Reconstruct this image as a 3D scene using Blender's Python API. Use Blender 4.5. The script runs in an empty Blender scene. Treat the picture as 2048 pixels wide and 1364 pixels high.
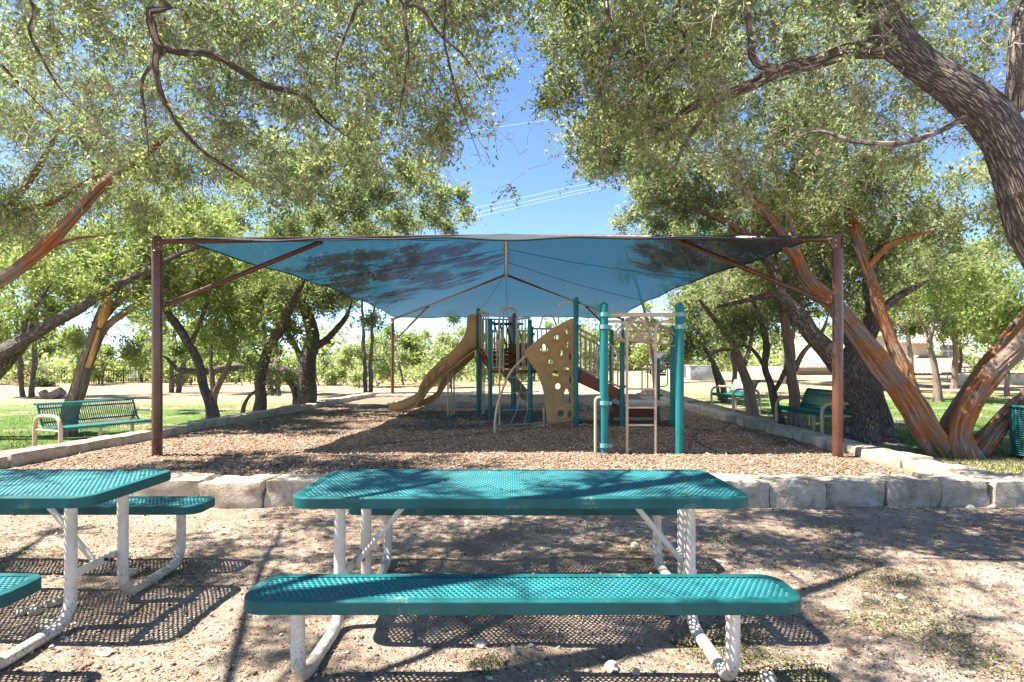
import bpy, bmesh, math, random
import numpy as np
from mathutils import Vector, Matrix, noise as mnoise

sc = bpy.context.scene
COL = sc.collection
R = math.radians
rng = np.random.default_rng(7)
random.seed(7)

# ------------------------------------------------------------------ camera, sky, sun, exposure
F, CX, HY, CAMZ = 1180.0, 1024.0, 725.0, 1.45
cam_d = bpy.data.cameras.new('camera')
cam_d.sensor_width = 36.0
cam_d.lens = 36.0 * F / 2048.0
cam_d.shift_y = (HY - 682.0) / 2048.0
cam_d.clip_start = 0.05
cam_d.clip_end = 3000.0
cam = bpy.data.objects.new('camera', cam_d)
COL.objects.link(cam)
cam.location = (0, 0, CAMZ)
cam.rotation_euler = (R(90), 0, 0)
sc.camera = cam

SUN_EL = 60.0
world = bpy.data.worlds.new('World')
sc.world = world
world.use_nodes = True
wn = world.node_tree
wn.nodes.clear()
sky = wn.nodes.new('ShaderNodeTexSky')
sky.sky_type = 'NISHITA'
sky.sun_disc = False
sky.sun_elevation = R(SUN_EL)
sky.sun_rotation = R(270)
sky.air_density = 1.0
sky.dust_density = 0.0
sky.ozone_density = 4.5
sky.altitude = 3000.0
bg = wn.nodes.new('ShaderNodeBackground')
bg.inputs['Strength'].default_value = 0.076
wo = wn.nodes.new('ShaderNodeOutputWorld')
wn.links.new(sky.outputs[0], bg.inputs[0])
wn.links.new(bg.outputs[0], wo.inputs[0])

sun_d = bpy.data.lights.new('sun', 'SUN')
sun_d.energy = 4.5
sun_d.angle = R(0.53)
sun_d.color = (1.0, 0.94, 0.84)
sun = bpy.data.objects.new('sun', sun_d)
COL.objects.link(sun)
sun.location = (-20, 0, 40)
sdir = Vector((math.cos(R(SUN_EL)), 0.03, -math.sin(R(SUN_EL))))
sun.rotation_euler = sdir.to_track_quat('-Z', 'Y').to_euler()

sc.view_settings.view_transform = 'Standard'
sc.view_settings.look = 'None'
sc.view_settings.gamma = 1.0
sc.view_settings.use_curve_mapping = False
sc.view_settings.exposure = 2.1
sc.render.engine = 'CYCLES'
sc.cycles.max_bounces = 6
sc.cycles.diffuse_bounces = 4
sc.cycles.glossy_bounces = 3
sc.cycles.transmission_bounces = 4
sc.cycles.sample_clamp_indirect = 6.0
sc.cycles.use_denoising = True

# ------------------------------------------------------------------ helpers
def sstep(a, b, x):
    t = np.clip((np.asarray(x, float) - a) / (b - a), 0, 1)
    return t * t * (3 - 2 * t)

def wave_noise(x, y, s=1.0, seed=0.0):
    x = np.asarray(x, float) * s; y = np.asarray(y, float) * s
    return (np.sin(x * 1.3 + y * .7 + seed) + np.sin(x * -.8 + y * 1.9 + 1.7 + seed * 2) + np.sin(x * 2.7 + y * 2.1 + 4 + seed)
            * .6 + np.sin(x * 4.1 - y * 3.7 + seed * 3) * .4) / 3.0

PIT_L0, PIT_L1 = (-6.55, 5.9), (-5.35, 22.6)
PIT_R = 4.85
PIT_Y0, PIT_Y1 = 5.9, 22.8

def height(x, y):
    x = np.asarray(x, float); y = np.asarray(y, float)
    right = sstep(4.9, 5.5, x) * sstep(5.9, 6.6, y) * (0.10 + 0.0188 * np.clip(y - 9, -3, 32))
    left = sstep(6.0, 7.5, -x) * sstep(5.5, 8, y) * (0.02)
    back = -0.25 * sstep(14, 45, y) * (1 - sstep(0, 14, x))
    backr = sstep(23, 26, y) * sstep(-3, 16, x) * (1 - sstep(4.9, 5.5, x)) * 0.0188 * np.clip(y - 9, 0, 32)
    pit = -0.07 * sstep(6.1, 6.5, y) * (1 - sstep(22.2, 22.7, y)) * (1 - sstep(4.7, 5.0, x)) * sstep(-6.4, -6.0, x)
    bump = 0.018 * wave_noise(x, y, 1.6) + 0.008 * wave_noise(x, y, 5.1, 2.0) + 0.005 * wave_noise(x, y, 13.0, 4.0)
    big = 0.05 * wave_noise(x, y, .25, 1.0) * sstep(12, 25, y)
    return right + left + back + backr + pit + bump * (1 - .6 * sstep(10, 30, y)) + big

MULCH = 0.12
def mulch_z(x, y):
    return MULCH + .018 * wave_noise(x, y, 1.1, .4) + .012 * wave_noise(x, y, 3.3, 1.4)

def W(px, py, d):
    return Vector(((px - CX) / F * d, d, CAMZ + (HY - py) / F * d))

def G(px, py):
    d = 12.0
    for _ in range(40):
        z = float(height((px - CX) / F * d, d))
        nd = F * (CAMZ - z) / max(py - HY, 4)
        d = .5 * d + .5 * nd
    return Vector(((px - CX) / F * d, d, float(height((px - CX) / F * d, d))))

def GM(px, py):
    d = F * (CAMZ - MULCH) / (py - HY)
    return Vector(((px - CX) / F * d, d, MULCH))

class MB:
    """collects verts / faces / uvs into one mesh"""
    def __init__(self):
        self.v = []; self.f = []; self.uv = []; self.n = 0
        self.has_uv = False
    def add(self, verts, faces, uvs=None):
        verts = np.asarray(verts, float).reshape(-1, 3)
        o = self.n
        self.v.append(verts)
        for f in faces:
            self.f.append([i + o for i in f])
        if uvs is None:
            self.uv.append(np.zeros((len(verts), 2)))
        else:
            self.uv.append(np.asarray(uvs, float)); self.has_uv = True
        self.n += len(verts)
    def box(self, c, s, rz=0.0, bev=0.0, M=None):
        bm = bmesh.new()
        bmesh.ops.create_cube(bm, size=1.0)
        bmesh.ops.scale(bm, vec=Vector(s), verts=bm.verts)
        if bev > 0:
            bmesh.ops.bevel(bm, geom=list(bm.edges), offset=bev, segments=2, affect='EDGES', profile=.6)
        if rz:
            bmesh.ops.rotate(bm, matrix=Matrix.Rotation(rz, 3, 'Z'), verts=bm.verts)
        if M is not None:
            bmesh.ops.transform(bm, matrix=M, verts=bm.verts)
        bmesh.ops.translate(bm, vec=Vector(c), verts=bm.verts)
        bm.verts.index_update()
        self.add([v.co[:] for v in bm.verts], [[v.index for v in f.verts] for f in bm.faces])
        bm.free()
    def tube(self, pts, rad, sides=8, cap=True, closed=False, rfun=None):
        P = np.asarray([tuple(p) for p in pts], float)
        n = len(P)
        r = np.full(n, rad, float) if np.isscalar(rad) else np.asarray(rad, float)
        T = np.zeros_like(P)
        if closed:
            T = np.roll(P, -1, 0) - np.roll(P, 1, 0)
        else:
            T[1:-1] = P[2:] - P[:-2]; T[0] = P[1] - P[0]; T[-1] = P[-1] - P[-2]
        T /= np.maximum(np.linalg.norm(T, axis=1)[:, None], 1e-9)
        up = np.array([0, 0, 1.0]) if abs(T[0][2]) < .9 else np.array([0, 1.0, 0])
        N = np.cross(T[0], up); N /= np.linalg.norm(N)
        Ns = [N]
        for i in range(1, n):
            N = N - T[i] * np.dot(N, T[i]); N /= max(np.linalg.norm(N), 1e-9); Ns.append(N)
        Ns = np.array(Ns); Bs = np.cross(T, Ns)
        L = np.concatenate([[0], np.cumsum(np.linalg.norm(np.diff(P, axis=0), axis=1))])
        a = np.arange(sides) / sides * 2 * np.pi
        rr = r[:, None] * np.ones((1, sides))
        if rfun is not None:
            rr = rr * rfun(a[None, :], L[:, None])
        V = P[:, None, :] + rr[:, :, None] * (np.cos(a)[None, :, None] * Ns[:, None, :] + np.sin(a)[None, :, None] * Bs[:, None, :])
        rm = max(r.max(), .001)
        # u folded so that the bark pattern meets itself at the seam
        uu = np.abs(a - np.pi) * rm
        UV = np.stack([np.broadcast_to(uu[None, :], (n, sides)), np.broadcast_to(L[:, None], (n, sides))], -1).reshape(-1, 2)
        faces = []
        m = n if closed else n - 1
        for i in range(m):
            j = (i + 1) % n
            for k in range(sides):
                k2 = (k + 1) % sides
                faces.append((i * sides + k, i * sides + k2, j * sides + k2, j * sides + k))
        if cap and not closed:
            faces.append(tuple(range(sides - 1, -1, -1)))
            faces.append(tuple((n - 1) * sides + k for k in range(sides)))
        self.add(V.reshape(-1, 3), faces, UV)
    def mesh(self, name, smooth=True):
        me = bpy.data.meshes.new(name)
        V = np.concatenate(self.v) if self.v else np.zeros((0, 3))
        me.from_pydata(V.tolist(), [], self.f)
        if self.has_uv:
            uvl = me.uv_layers.new(name='UVMap')
            UV = np.concatenate(self.uv)
            li = np.empty(len(me.loops), np.int32); me.loops.foreach_get('vertex_index', li)
            uvl.data.foreach_set('uv', UV[li].astype(np.float32).ravel())
        if smooth:
            me.polygons.foreach_set('use_smooth', np.ones(len(me.polygons), bool))
            try:
                me.set_sharp_from_angle(angle=R(42))
            except Exception:
                pass
        me.update()
        return me
    def build(self, name, mat, parent=None, local=False, smooth=True, **kw):
        return ob(name, self.mesh(name, smooth), mat, parent, local, **kw)

def mesh_np(name, V, k):
    """mesh of separate k-gons, V is (N,k,3)"""
    N = V.shape[0]
    me = bpy.data.meshes.new(name)
    me.vertices.add(N * k)
    me.vertices.foreach_set('co', np.ascontiguousarray(V, dtype=np.float32).ravel())
    me.loops.add(N * k)
    me.loops.foreach_set('vertex_index', np.arange(N * k, dtype=np.int32))
    me.polygons.add(N)
    me.polygons.foreach_set('loop_start', np.arange(0, N * k, k, dtype=np.int32))
    try:
        me.polygons.foreach_set('loop_total', np.full(N, k, dtype=np.int32))
    except Exception:
        pass
    me.update(calc_edges=True)
    return me

def mesh_solids(name, base_v, base_f, X):
    """many copies of one small polyhedron: X is (N,nv,3)"""
    N, nv, _ = X.shape
    k = len(base_f[0])
    F_ = np.asarray(base_f, np.int64)
    idx = (np.arange(N)[:, None, None] * nv + F_[None]).reshape(-1)
    nf = N * len(base_f)
    me = bpy.data.meshes.new(name)
    me.vertices.add(N * nv)
    me.vertices.foreach_set('co', np.ascontiguousarray(X, dtype=np.float32).ravel())
    me.loops.add(nf * k)
    me.loops.foreach_set('vertex_index', idx.astype(np.int32))
    me.polygons.add(nf)
    me.polygons.foreach_set('loop_start', np.arange(0, nf * k, k, dtype=np.int32))
    try:
        me.polygons.foreach_set('loop_total', np.full(nf, k, dtype=np.int32))
    except Exception:
        pass
    me.update(calc_edges=True)
    return me

def ob(name, me, mat, parent=None, local=False, label=None, cat=None, group=None, kind=None):
    o = bpy.data.objects.new(name, me)
    COL.objects.link(o)
    if mat is not None:
        if not me.materials:
            me.materials.append(mat)
    if parent is not None:
        o.parent = parent
        if not local and parent.type == 'EMPTY':
            o.matrix_parent_inverse = Matrix.Translation(-Vector(parent.location))
    if label: o['label'] = label
    if cat: o['category'] = cat
    if group: o['group'] = group
    if kind: o['kind'] = kind
    return o

def thing(name, label, cat, loc=(0, 0, 0), rz=0.0, group=None):
    o = bpy.data.objects.new(name, None)
    COL.objects.link(o)
    o.empty_display_size = .2
    o.location = loc
    o.rotation_euler = (0, 0, rz)
    o['label'] = label; o['category'] = cat
    if group: o['group'] = group
    return o

def copy_tree(o, parent=None):
    c = o.copy(); COL.objects.link(c)
    if parent is not None: c.parent = parent
    for ch in list(o.children): copy_tree(ch, c)
    return c

def catmull(pts, step=.08, radii=None):
    P = np.asarray([tuple(p) for p in pts], float)
    rr = None if radii is None else np.asarray(radii, float)
    if len(P) < 3:
        n = max(2, int(np.linalg.norm(P[1] - P[0]) / step) + 1)
        t = np.linspace(0, 1, n)[:, None]
        out = P[0] * (1 - t) + P[1] * t
        return (out, None if rr is None else rr[0] * (1 - t[:, 0]) + rr[1] * t[:, 0])
    Q = np.vstack([2 * P[0] - P[1], P, 2 * P[-1] - P[-2]])
    out = []; ro = []
    for i in range(1, len(Q) - 2):
        p0, p1, p2, p3 = Q[i - 1], Q[i], Q[i + 1], Q[i + 2]
        n = max(2, int(np.linalg.norm(p2 - p1) / step))
        t = np.linspace(0, 1, n, endpoint=False)[:, None]
        out.append(.5 * ((2 * p1) + (-p0 + p2) * t + (2 * p0 - 5 * p1 + 4 * p2 - p3) * t ** 2 + (-p0 + 3 * p1 - 3 * p2 + p3) * t ** 3))
        if rr is not None:
            ro.append(rr[i - 1] * (1 - t[:, 0]) + rr[i] * t[:, 0])
    out.append(P[-1][None]);
    if rr is not None: ro.append(rr[-1:])
    return np.concatenate(out), (np.concatenate(ro) if rr is not None else None)

# ------------------------------------------------------------------ materials
def newmat(name):
    m = bpy.data.materials.new(name); m.use_nodes = True
    nt = m.node_tree
    b = nt.nodes['Principled BSDF']
    return m, nt, b

def N(nt, t, **kw):
    n = nt.nodes.new(t)
    for k, v in kw.items():
        if k.startswith('_'):
            setattr(n, k[1:], v)
        else:
            n.inputs[k.replace('__', ' ')].default_value = v
    return n

def ramp(nt, fac, stops, interp='LINEAR'):
    r = nt.nodes.new('ShaderNodeValToRGB')
    r.color_ramp.interpolation = interp
    el = r.color_ramp.elements
    while len(el) > 1: el.remove(el[-1])
    el[0].position = stops[0][0]; el[0].color = (*stops[0][1], 1) if len(stops[0][1]) == 3 else stops[0][1]
    for p, c in stops[1:]:
        e = el.new(p); e.color = (*c, 1) if len(c) == 3 else c
    nt.links.new(fac, r.inputs[0])
    return r

def coords(nt, kind='Object', scale=(1, 1, 1)):
    tc = nt.nodes.new('ShaderNodeTexCoord')
    if kind == 'World':
        g = nt.nodes.new('ShaderNodeNewGeometry'); out = g.outputs['Position']
    else:
        out = tc.outputs[kind]
    mp = nt.nodes.new('ShaderNodeMapping')
    mp.inputs['Scale'].default_value = scale
    nt.links.new(out, mp.inputs[0])
    return mp.outputs[0]

def noise(nt, vec, scale, detail=4, rough=.6, dist=0.0):
    n = N(nt, 'ShaderNodeTexNoise', Scale=scale, Detail=detail, Roughness=rough, Distortion=dist)
    nt.links.new(vec, n.inputs['Vector'])
    return n.outputs['Fac']

def mixc(nt, a, b, fac, mode='MIX'):
    m = nt.nodes.new('ShaderNodeMix'); m.data_type = 'RGBA'; m.blend_type = mode
    for s, v in ((6, a), (7, b)):
        if hasattr(v, 'is_linked'): nt.links.new(v, m.inputs[s])
        else: m.inputs[s].default_value = (*v, 1)
    if hasattr(fac, 'is_linked'): nt.links.new(fac, m.inputs[0])
    else: m.inputs[0].default_value = fac
    return m.outputs[2]

def math_(nt, op, a, b=None, clamp=False):
    m = nt.nodes.new('ShaderNodeMath'); m.operation = op; m.use_clamp = clamp
    for i, v in enumerate((a, b)):
        if v is None: continue
        if hasattr(v, 'is_linked'): nt.links.new(v, m.inputs[i])
        else: m.inputs[i].default_value = v
    return m.outputs[0]

def bump(nt, b, h, strength=.4, dist=.01):
    bn = N(nt, 'ShaderNodeBump', Strength=strength, Distance=dist)
    nt.links.new(h, bn.inputs['Height'])
    nt.links.new(bn.outputs[0], b.inputs['Normal'])

def simple(name, stops, scale=8, rough=.6, bumps=None, kind='Object', stretch=(1, 1, 1), spec=.4, metal=0.0, detail=5):
    m, nt, b = newmat(name)
    v = coords(nt, kind, stretch)
    f = noise(nt, v, scale, detail)
    r = ramp(nt, f, stops)
    nt.links.new(r.outputs[0], b.inputs['Base Color'])
    b.inputs['Roughness'].default_value = rough
    b.inputs['Specular IOR Level'].default_value = spec
    b.inputs['Metallic'].default_value = metal
    if bumps: bump(nt, b, noise(nt, v, bumps[0], 4), bumps[1], bumps[2])
    return m

def paint(name, col, rough=.35, speck=None, spec=.5, amount=.5, var=.12, kind='Object'):
    """coated metal: slight unevenness, dust specks or chips"""
    m, nt, b = newmat(name)
    v = coords(nt, kind)
    f = noise(nt, v, 3.0, 5)
    c = np.array(col)
    r = ramp(nt, f, [(.3, tuple(c * (1 - var))), (.7, tuple(np.minimum(c * (1 + var) + .004, 1)))])
    out = r.outputs[0]
    if speck is not None:
        s1 = noise(nt, v, 210, 2)
        s2 = noise(nt, v, 6, 3)
        th = math_(nt, 'MULTIPLY', s1, s2)
        sm = ramp(nt, th, [(amount, (0, 0, 0)), (amount + .03, (1, 1, 1))])
        out = mixc(nt, out, speck, sm.outputs[0])
    nt.links.new(out, b.inputs['Base Color'])
    rr = ramp(nt, noise(nt, v, 14, 4), [(.3, (rough * .8,) * 3), (.7, (min(rough * 1.35, 1),) * 3)])
    nt.links.new(rr.outputs[0], b.inputs['Roughness'])
    b.inputs['Specular IOR Level'].default_value = spec
    bump(nt, b, noise(nt, v, 60, 3), .06, .004)
    return m

MT = {}
MT['teal'] = paint('teal_coating', (.004, .132, .148), .42, (.42, .36, .27), .45, .43, var=.3)
MT['teal_rim'] = paint('teal_rim_coating', (.002, .088, .09), .46, (.45, .40, .28), .4, .40, var=.3)
MT['green_bench'] = paint('green_bench_coating', (.004, .135, .11), .4, (.35, .32, .25), .5, .45)
MT['teal_post'] = paint('teal_post_paint', (.003, .165, .17), .36, None, .45)
MT['dark_green'] = paint('dark_green_plastic', (.006, .06, .05), .5, None, .4)
MT['tan_metal'] = paint('tan_metal_paint', (.52, .40, .27), .42, (.3, .22, .15), .45, .45)
MT['tan_plastic'] = paint('tan_plastic', (.50, .295, .115), .48, (.3, .2, .1), .35, .46)
MT['clamp'] = paint('teal_clamp_metal', (.16, .40, .38), .35, None, .5)
MT['red_brown'] = paint('red_brown_coating', (.20, .055, .026), .5, (.4, .3, .2), .4, .44)
MT['brown_post'] = paint('brown_post_paint', (.105, .038, .02), .24, (.3, .2, .12), .6, .47, var=.3)
MT['rope'] = simple('grey_cable', [(.3, (.2, .24, .23)), (.7, (.32, .36, .34))], 40, .7)
MT['steel'] = simple('galvanised_steel', [(.3, (.35, .36, .38)), (.7, (.5, .52, .55))], 12, .4, metal=.6)
MT['black_metal'] = simple('black_metal', [(.3, (.012, .014, .016)), (.7, (.03, .032, .035))], 12, .5)

# white leg paint, chipped and spattered with dirt close to the ground
def white_leg():
    m, nt, b = newmat('cream_leg_paint')
    v = coords(nt, 'Object')
    base = ramp(nt, noise(nt, v, 5, 4), [(.3, (.62, .57, .47)), (.7, (.76, .72, .63))]).outputs[0]
    sep = nt.nodes.new('ShaderNodeSeparateXYZ'); nt.links.new(v, sep.inputs[0])
    near = math_(nt, 'MULTIPLY_ADD', sep.outputs[2], -.32); nt.nodes[-1].inputs[2].default_value = .19
    near = math_(nt, 'MAXIMUM', near, -.02)
    s = math_(nt, 'ADD', noise(nt, v, 95, 4), near)
    s = math_(nt, 'ADD', s, math_(nt, 'MULTIPLY', noise(nt, v, 7, 3), .12))
    sm = ramp(nt, s, [(.81, (0, 0, 0)), (.835, (1, 1, 1))])
    out = mixc(nt, base, (.055, .045, .035), sm.outputs[0])
    dirt = ramp(nt, math_(nt, 'ADD', noise(nt, v, 9, 4), near), [(.52, (0, 0, 0)), (.85, (.6, .6, .6))])
    out = mixc(nt, out, (.33, .25, .18), dirt.outputs[0])
    nt.links.new(out, b.inputs['Base Color'])
    b.inputs['Roughness'].default_value = .5
    bump(nt, b, s, .15, .004)
    return m
MT['white_leg'] = white_leg()

def fabric():
    m, nt, b = newmat('blue_shade_fabric')
    v = coords(nt, 'Object')
    fine = noise(nt, coords(nt, 'Object', (1, 1, 1)), 55, 3)
    streak = noise(nt, coords(nt, 'Object', (24, 1.2, 24)), 2.5, 3)
    f = math_(nt, 'MULTIPLY_ADD', fine, .55); nt.nodes[-1].inputs[2].default_value = 0
    f = math_(nt, 'ADD', f, math_(nt, 'MULTIPLY', streak, .45))
    cd = ramp(nt, f, [(.3, (.10, .12, .125)), (.7, (.155, .175, .175))]).outputs[0]
    ct = ramp(nt, f, [(.3, (.001, .030, .062)), (.7, (.005, .062, .105))]).outputs[0]
    nt.links.new(cd, b.inputs['Base Color'])
    b.inputs['Roughness'].default_value = .75
    b.inputs['Specular IOR Level'].default_value = .15
    tr = nt.nodes.new('ShaderNodeBsdfTranslucent'); nt.links.new(ct, tr.inputs[0])
    mx = nt.nodes.new('ShaderNodeMixShader'); mx.inputs[0].default_value = .52
    nt.links.new(b.outputs[0], mx.inputs[1]); nt.links.new(tr.outputs[0], mx.inputs[2])
    tp = nt.nodes.new('ShaderNodeBsdfTransparent')
    m2 = nt.nodes.new('ShaderNodeMixShader'); m2.inputs[0].default_value = .055
    nt.links.new(mx.outputs[0], m2.inputs[1]); nt.links.new(tp.outputs[0], m2.inputs[2])
    nt.links.new(m2.outputs[0], nt.nodes['Material Output'].inputs[0])
    bump(nt, b, f, .25, .012)
    return m
MT['fabric'] = fabric()
MT['seam'] = simple('dark_seam_thread', [(.3, (.012, .03, .045)), (.7, (.02, .045, .06))], 20, .8)

def limestone():
    m, nt, b = newmat('limestone')
    v = coords(nt, 'Object')
    oi = nt.nodes.new('ShaderNodeObjectInfo')
    off = nt.nodes.new('ShaderNodeVectorMath'); off.operation = 'ADD'
    cmb = nt.nodes.new('ShaderNodeCombineXYZ')
    sc_ = math_(nt, 'MULTIPLY', oi.outputs['Random'], 40.0)
    for i in range(3): nt.links.new(sc_, cmb.inputs[i])
    nt.links.new(v, off.inputs[0]); nt.links.new(cmb.outputs[0], off.inputs[1]); v = off.outputs[0]
    big = noise(nt, v, 4.5, 6, .65)
    c = ramp(nt, big, [(.28, (.34, .275, .19)), (.45, (.54, .46, .355)), (.60, (.66, .58, .475)), (.8, (.50, .445, .37))]).outputs[0]
    st = ramp(nt, noise(nt, v, 7, 7, .75), [(.53, (0, 0, 0)), (.70, (.75, .75, .75))]).outputs[0]
    c = mixc(nt, c, (.20, .17, .13), st)
    orr = ramp(nt, noise(nt, v, 3.1, 4, .6), [(.58, (0, 0, 0)), (.75, (.6, .6, .6))]).outputs[0]
    c = mixc(nt, c, (.38, .20, .09), orr)
    tint = ramp(nt, oi.outputs['Random'], [(0, (.9, .88, .84)), (1, (1.0, 1.0, 1.0))]).outputs[0]
    c = mixc(nt, c, tint, 1.0, 'MULTIPLY')
    nt.links.new(c, b.inputs['Base Color'])
    b.inputs['Roughness'].default_value = .9
    b.inputs['Specular IOR Level'].default_value = .2
    h = math_(nt, 'ADD', noise(nt, v, 22, 6, .65), math_(nt, 'MULTIPLY', noise(nt, v, 70, 4), .5))
    bump(nt, b, h, 1.0, .035)
    return m
MT['stone'] = limestone()
def gravel_mat():
    m, nt, b = newmat('gravel')
    g = nt.nodes.new('ShaderNodeNewGeometry')
    c = ramp(nt, g.outputs['Random Per Island'], [(0, (.10, .075, .06)), (.35, (.22, .165, .13)), (.7, (.40, .32, .26)), (1, (.62, .55, .47))]).outputs[0]
    nt.links.new(c, b.inputs['Base Color']); b.inputs['Roughness'].default_value = .9; b.inputs['Specular IOR Level'].default_value = .15
    return m
MT['gravel'] = gravel_mat()
MT['rock'] = simple('pale_rock', [(.3, (.30, .25, .19)), (.55, (.50, .44, .36)), (.75, (.62, .56, .48))], 14, .9, (40, .7, .01))

def ground_mat():
    m, nt, b = newmat('ground_soil')
    g = nt.nodes.new('ShaderNodeNewGeometry')
    v = g.outputs['Position']
    sep = nt.nodes.new('ShaderNodeSeparateXYZ'); nt.links.new(v, sep.inputs[0])
    n1 = noise(nt, v, 1.7, 6, .65); n2 = noise(nt, v, 9, 6, .7); n3 = noise(nt, v, 60, 4, .7); n4 = noise(nt, v, .35, 4, .6)
    soil = ramp(nt, n1, [(.25, (.30, .215, .155)), (.45, (.44, .335, .25)), (.6, (.56, .44, .34)), (.8, (.63, .53, .43))]).outputs[0]
    dark = ramp(nt, n2, [(.50, (0, 0, 0)), (.72, (.75, .75, .75))]).outputs[0]
    soil = mixc(nt, soil, (.22, .145, .105), dark)
    grit = ramp(nt, n3, [(.60, (0, 0, 0)), (.68, (1, 1, 1))]).outputs[0]
    soil = mixc(nt, soil, (.58, .50, .43), grit)
    gdark = ramp(nt, n3, [(.33, (1, 1, 1)), (.40, (0, 0, 0))]).outputs[0]
    soil = mixc(nt, soil, (.13, .09, .075), gdark)
    dry = ramp(nt, n2, [(.3, (.34, .25, .155)), (.7, (.46, .35, .23))]).outputs[0]
    green = ramp(nt, n2, [(.3, (.08, .145, .035)), (.7, (.16, .25, .065))]).outputs[0]
    # dry grass takes over with distance
    mr = N(nt, 'ShaderNodeMapRange'); nt.links.new(sep.outputs[1], mr.inputs[0])
    mr.inputs[1].default_value = 13; mr.inputs[2].default_value = 20
    c = mixc(nt, soil, dry, mr.outputs[0])
    # lawn patches outside the kerbs
    ax = math_(nt, 'ABSOLUTE', math_(nt, 'ADD', sep.outputs[0], .7))
    mx = N(nt, 'ShaderNodeMapRange'); nt.links.new(ax, mx.inputs[0]); mx.inputs[1].default_value = 5.8; mx.inputs[2].default_value = 7.2
    my = N(nt, 'ShaderNodeMapRange'); nt.links.new(sep.outputs[1], my.inputs[0]); my.inputs[1].default_value = 7.5; my.inputs[2].default_value = 9.5
    mf = N(nt, 'ShaderNodeMapRange'); nt.links.new(sep.outputs[1], mf.inputs[0]); mf.inputs[1].default_value = 24; mf.inputs[2].default_value = 17
    pt = ramp(nt, noise(nt, v, .55, 4, .6), [(.34, (0, 0, 0)), (.50, (1, 1, 1))]).outputs[0]
    gm = math_(nt, 'MULTIPLY', math_(nt, 'MULTIPLY', mx.outputs[0], my.outputs[0]), math_(nt, 'MULTIPLY', mf.outputs[0], pt))
    c = mixc(nt, c, green, gm)
    nt.links.new(c, b.inputs['Base Color'])
    b.inputs['Roughness'].default_value = .95
    b.inputs['Specular IOR Level'].default_value = .1
    h = math_(nt, 'ADD', math_(nt, 'MULTIPLY', n2, 1.2), n3)
    bump(nt, b, h, 1.0, .04)
    return m
MT['ground'] = ground_mat()

def mulch_mat(chip=False):
    m, nt, b = newmat('wood_chip' if chip else 'mulch_bed')
    g = nt.nodes.new('ShaderNodeNewGeometry')
    v = g.outputs['Position']
    n1 = noise(nt, v, 1.2, 5); n3 = noise(nt, v, 38, 5, .7)
    if chip:
        f = g.outputs['Random Per Island']
        c = ramp(nt, f, [(0, (.09, .06, .042)), (.3, (.25, .17, .115)), (.6, (.43, .315, .22)), (.85, (.58, .455, .35)), (1, (.68, .58, .48))]).outputs[0]
    else:
        c = ramp(nt, n3, [(.3, (.08, .053, .038)), (.48, (.26, .18, .125)), (.6, (.43, .32, .23)), (.75, (.60, .47, .37))]).outputs[0]
    t = ramp(nt, n1, [(.3, (.78, .72, .70)), (.7, (1, 1, 1))]).outputs[0]
    c = mixc(nt, c, t, 1.0, 'MULTIPLY')
    nt.links.new(c, b.inputs['Base Color'])
    b.inputs['Roughness'].default_value = .9; b.inputs['Specular IOR Level'].default_value = .15
    if not chip: bump(nt, b, n3, 1.0, .03)
    return m
MT['mulch'] = mulch_mat(); MT['chip'] = mulch_mat(True)

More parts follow.
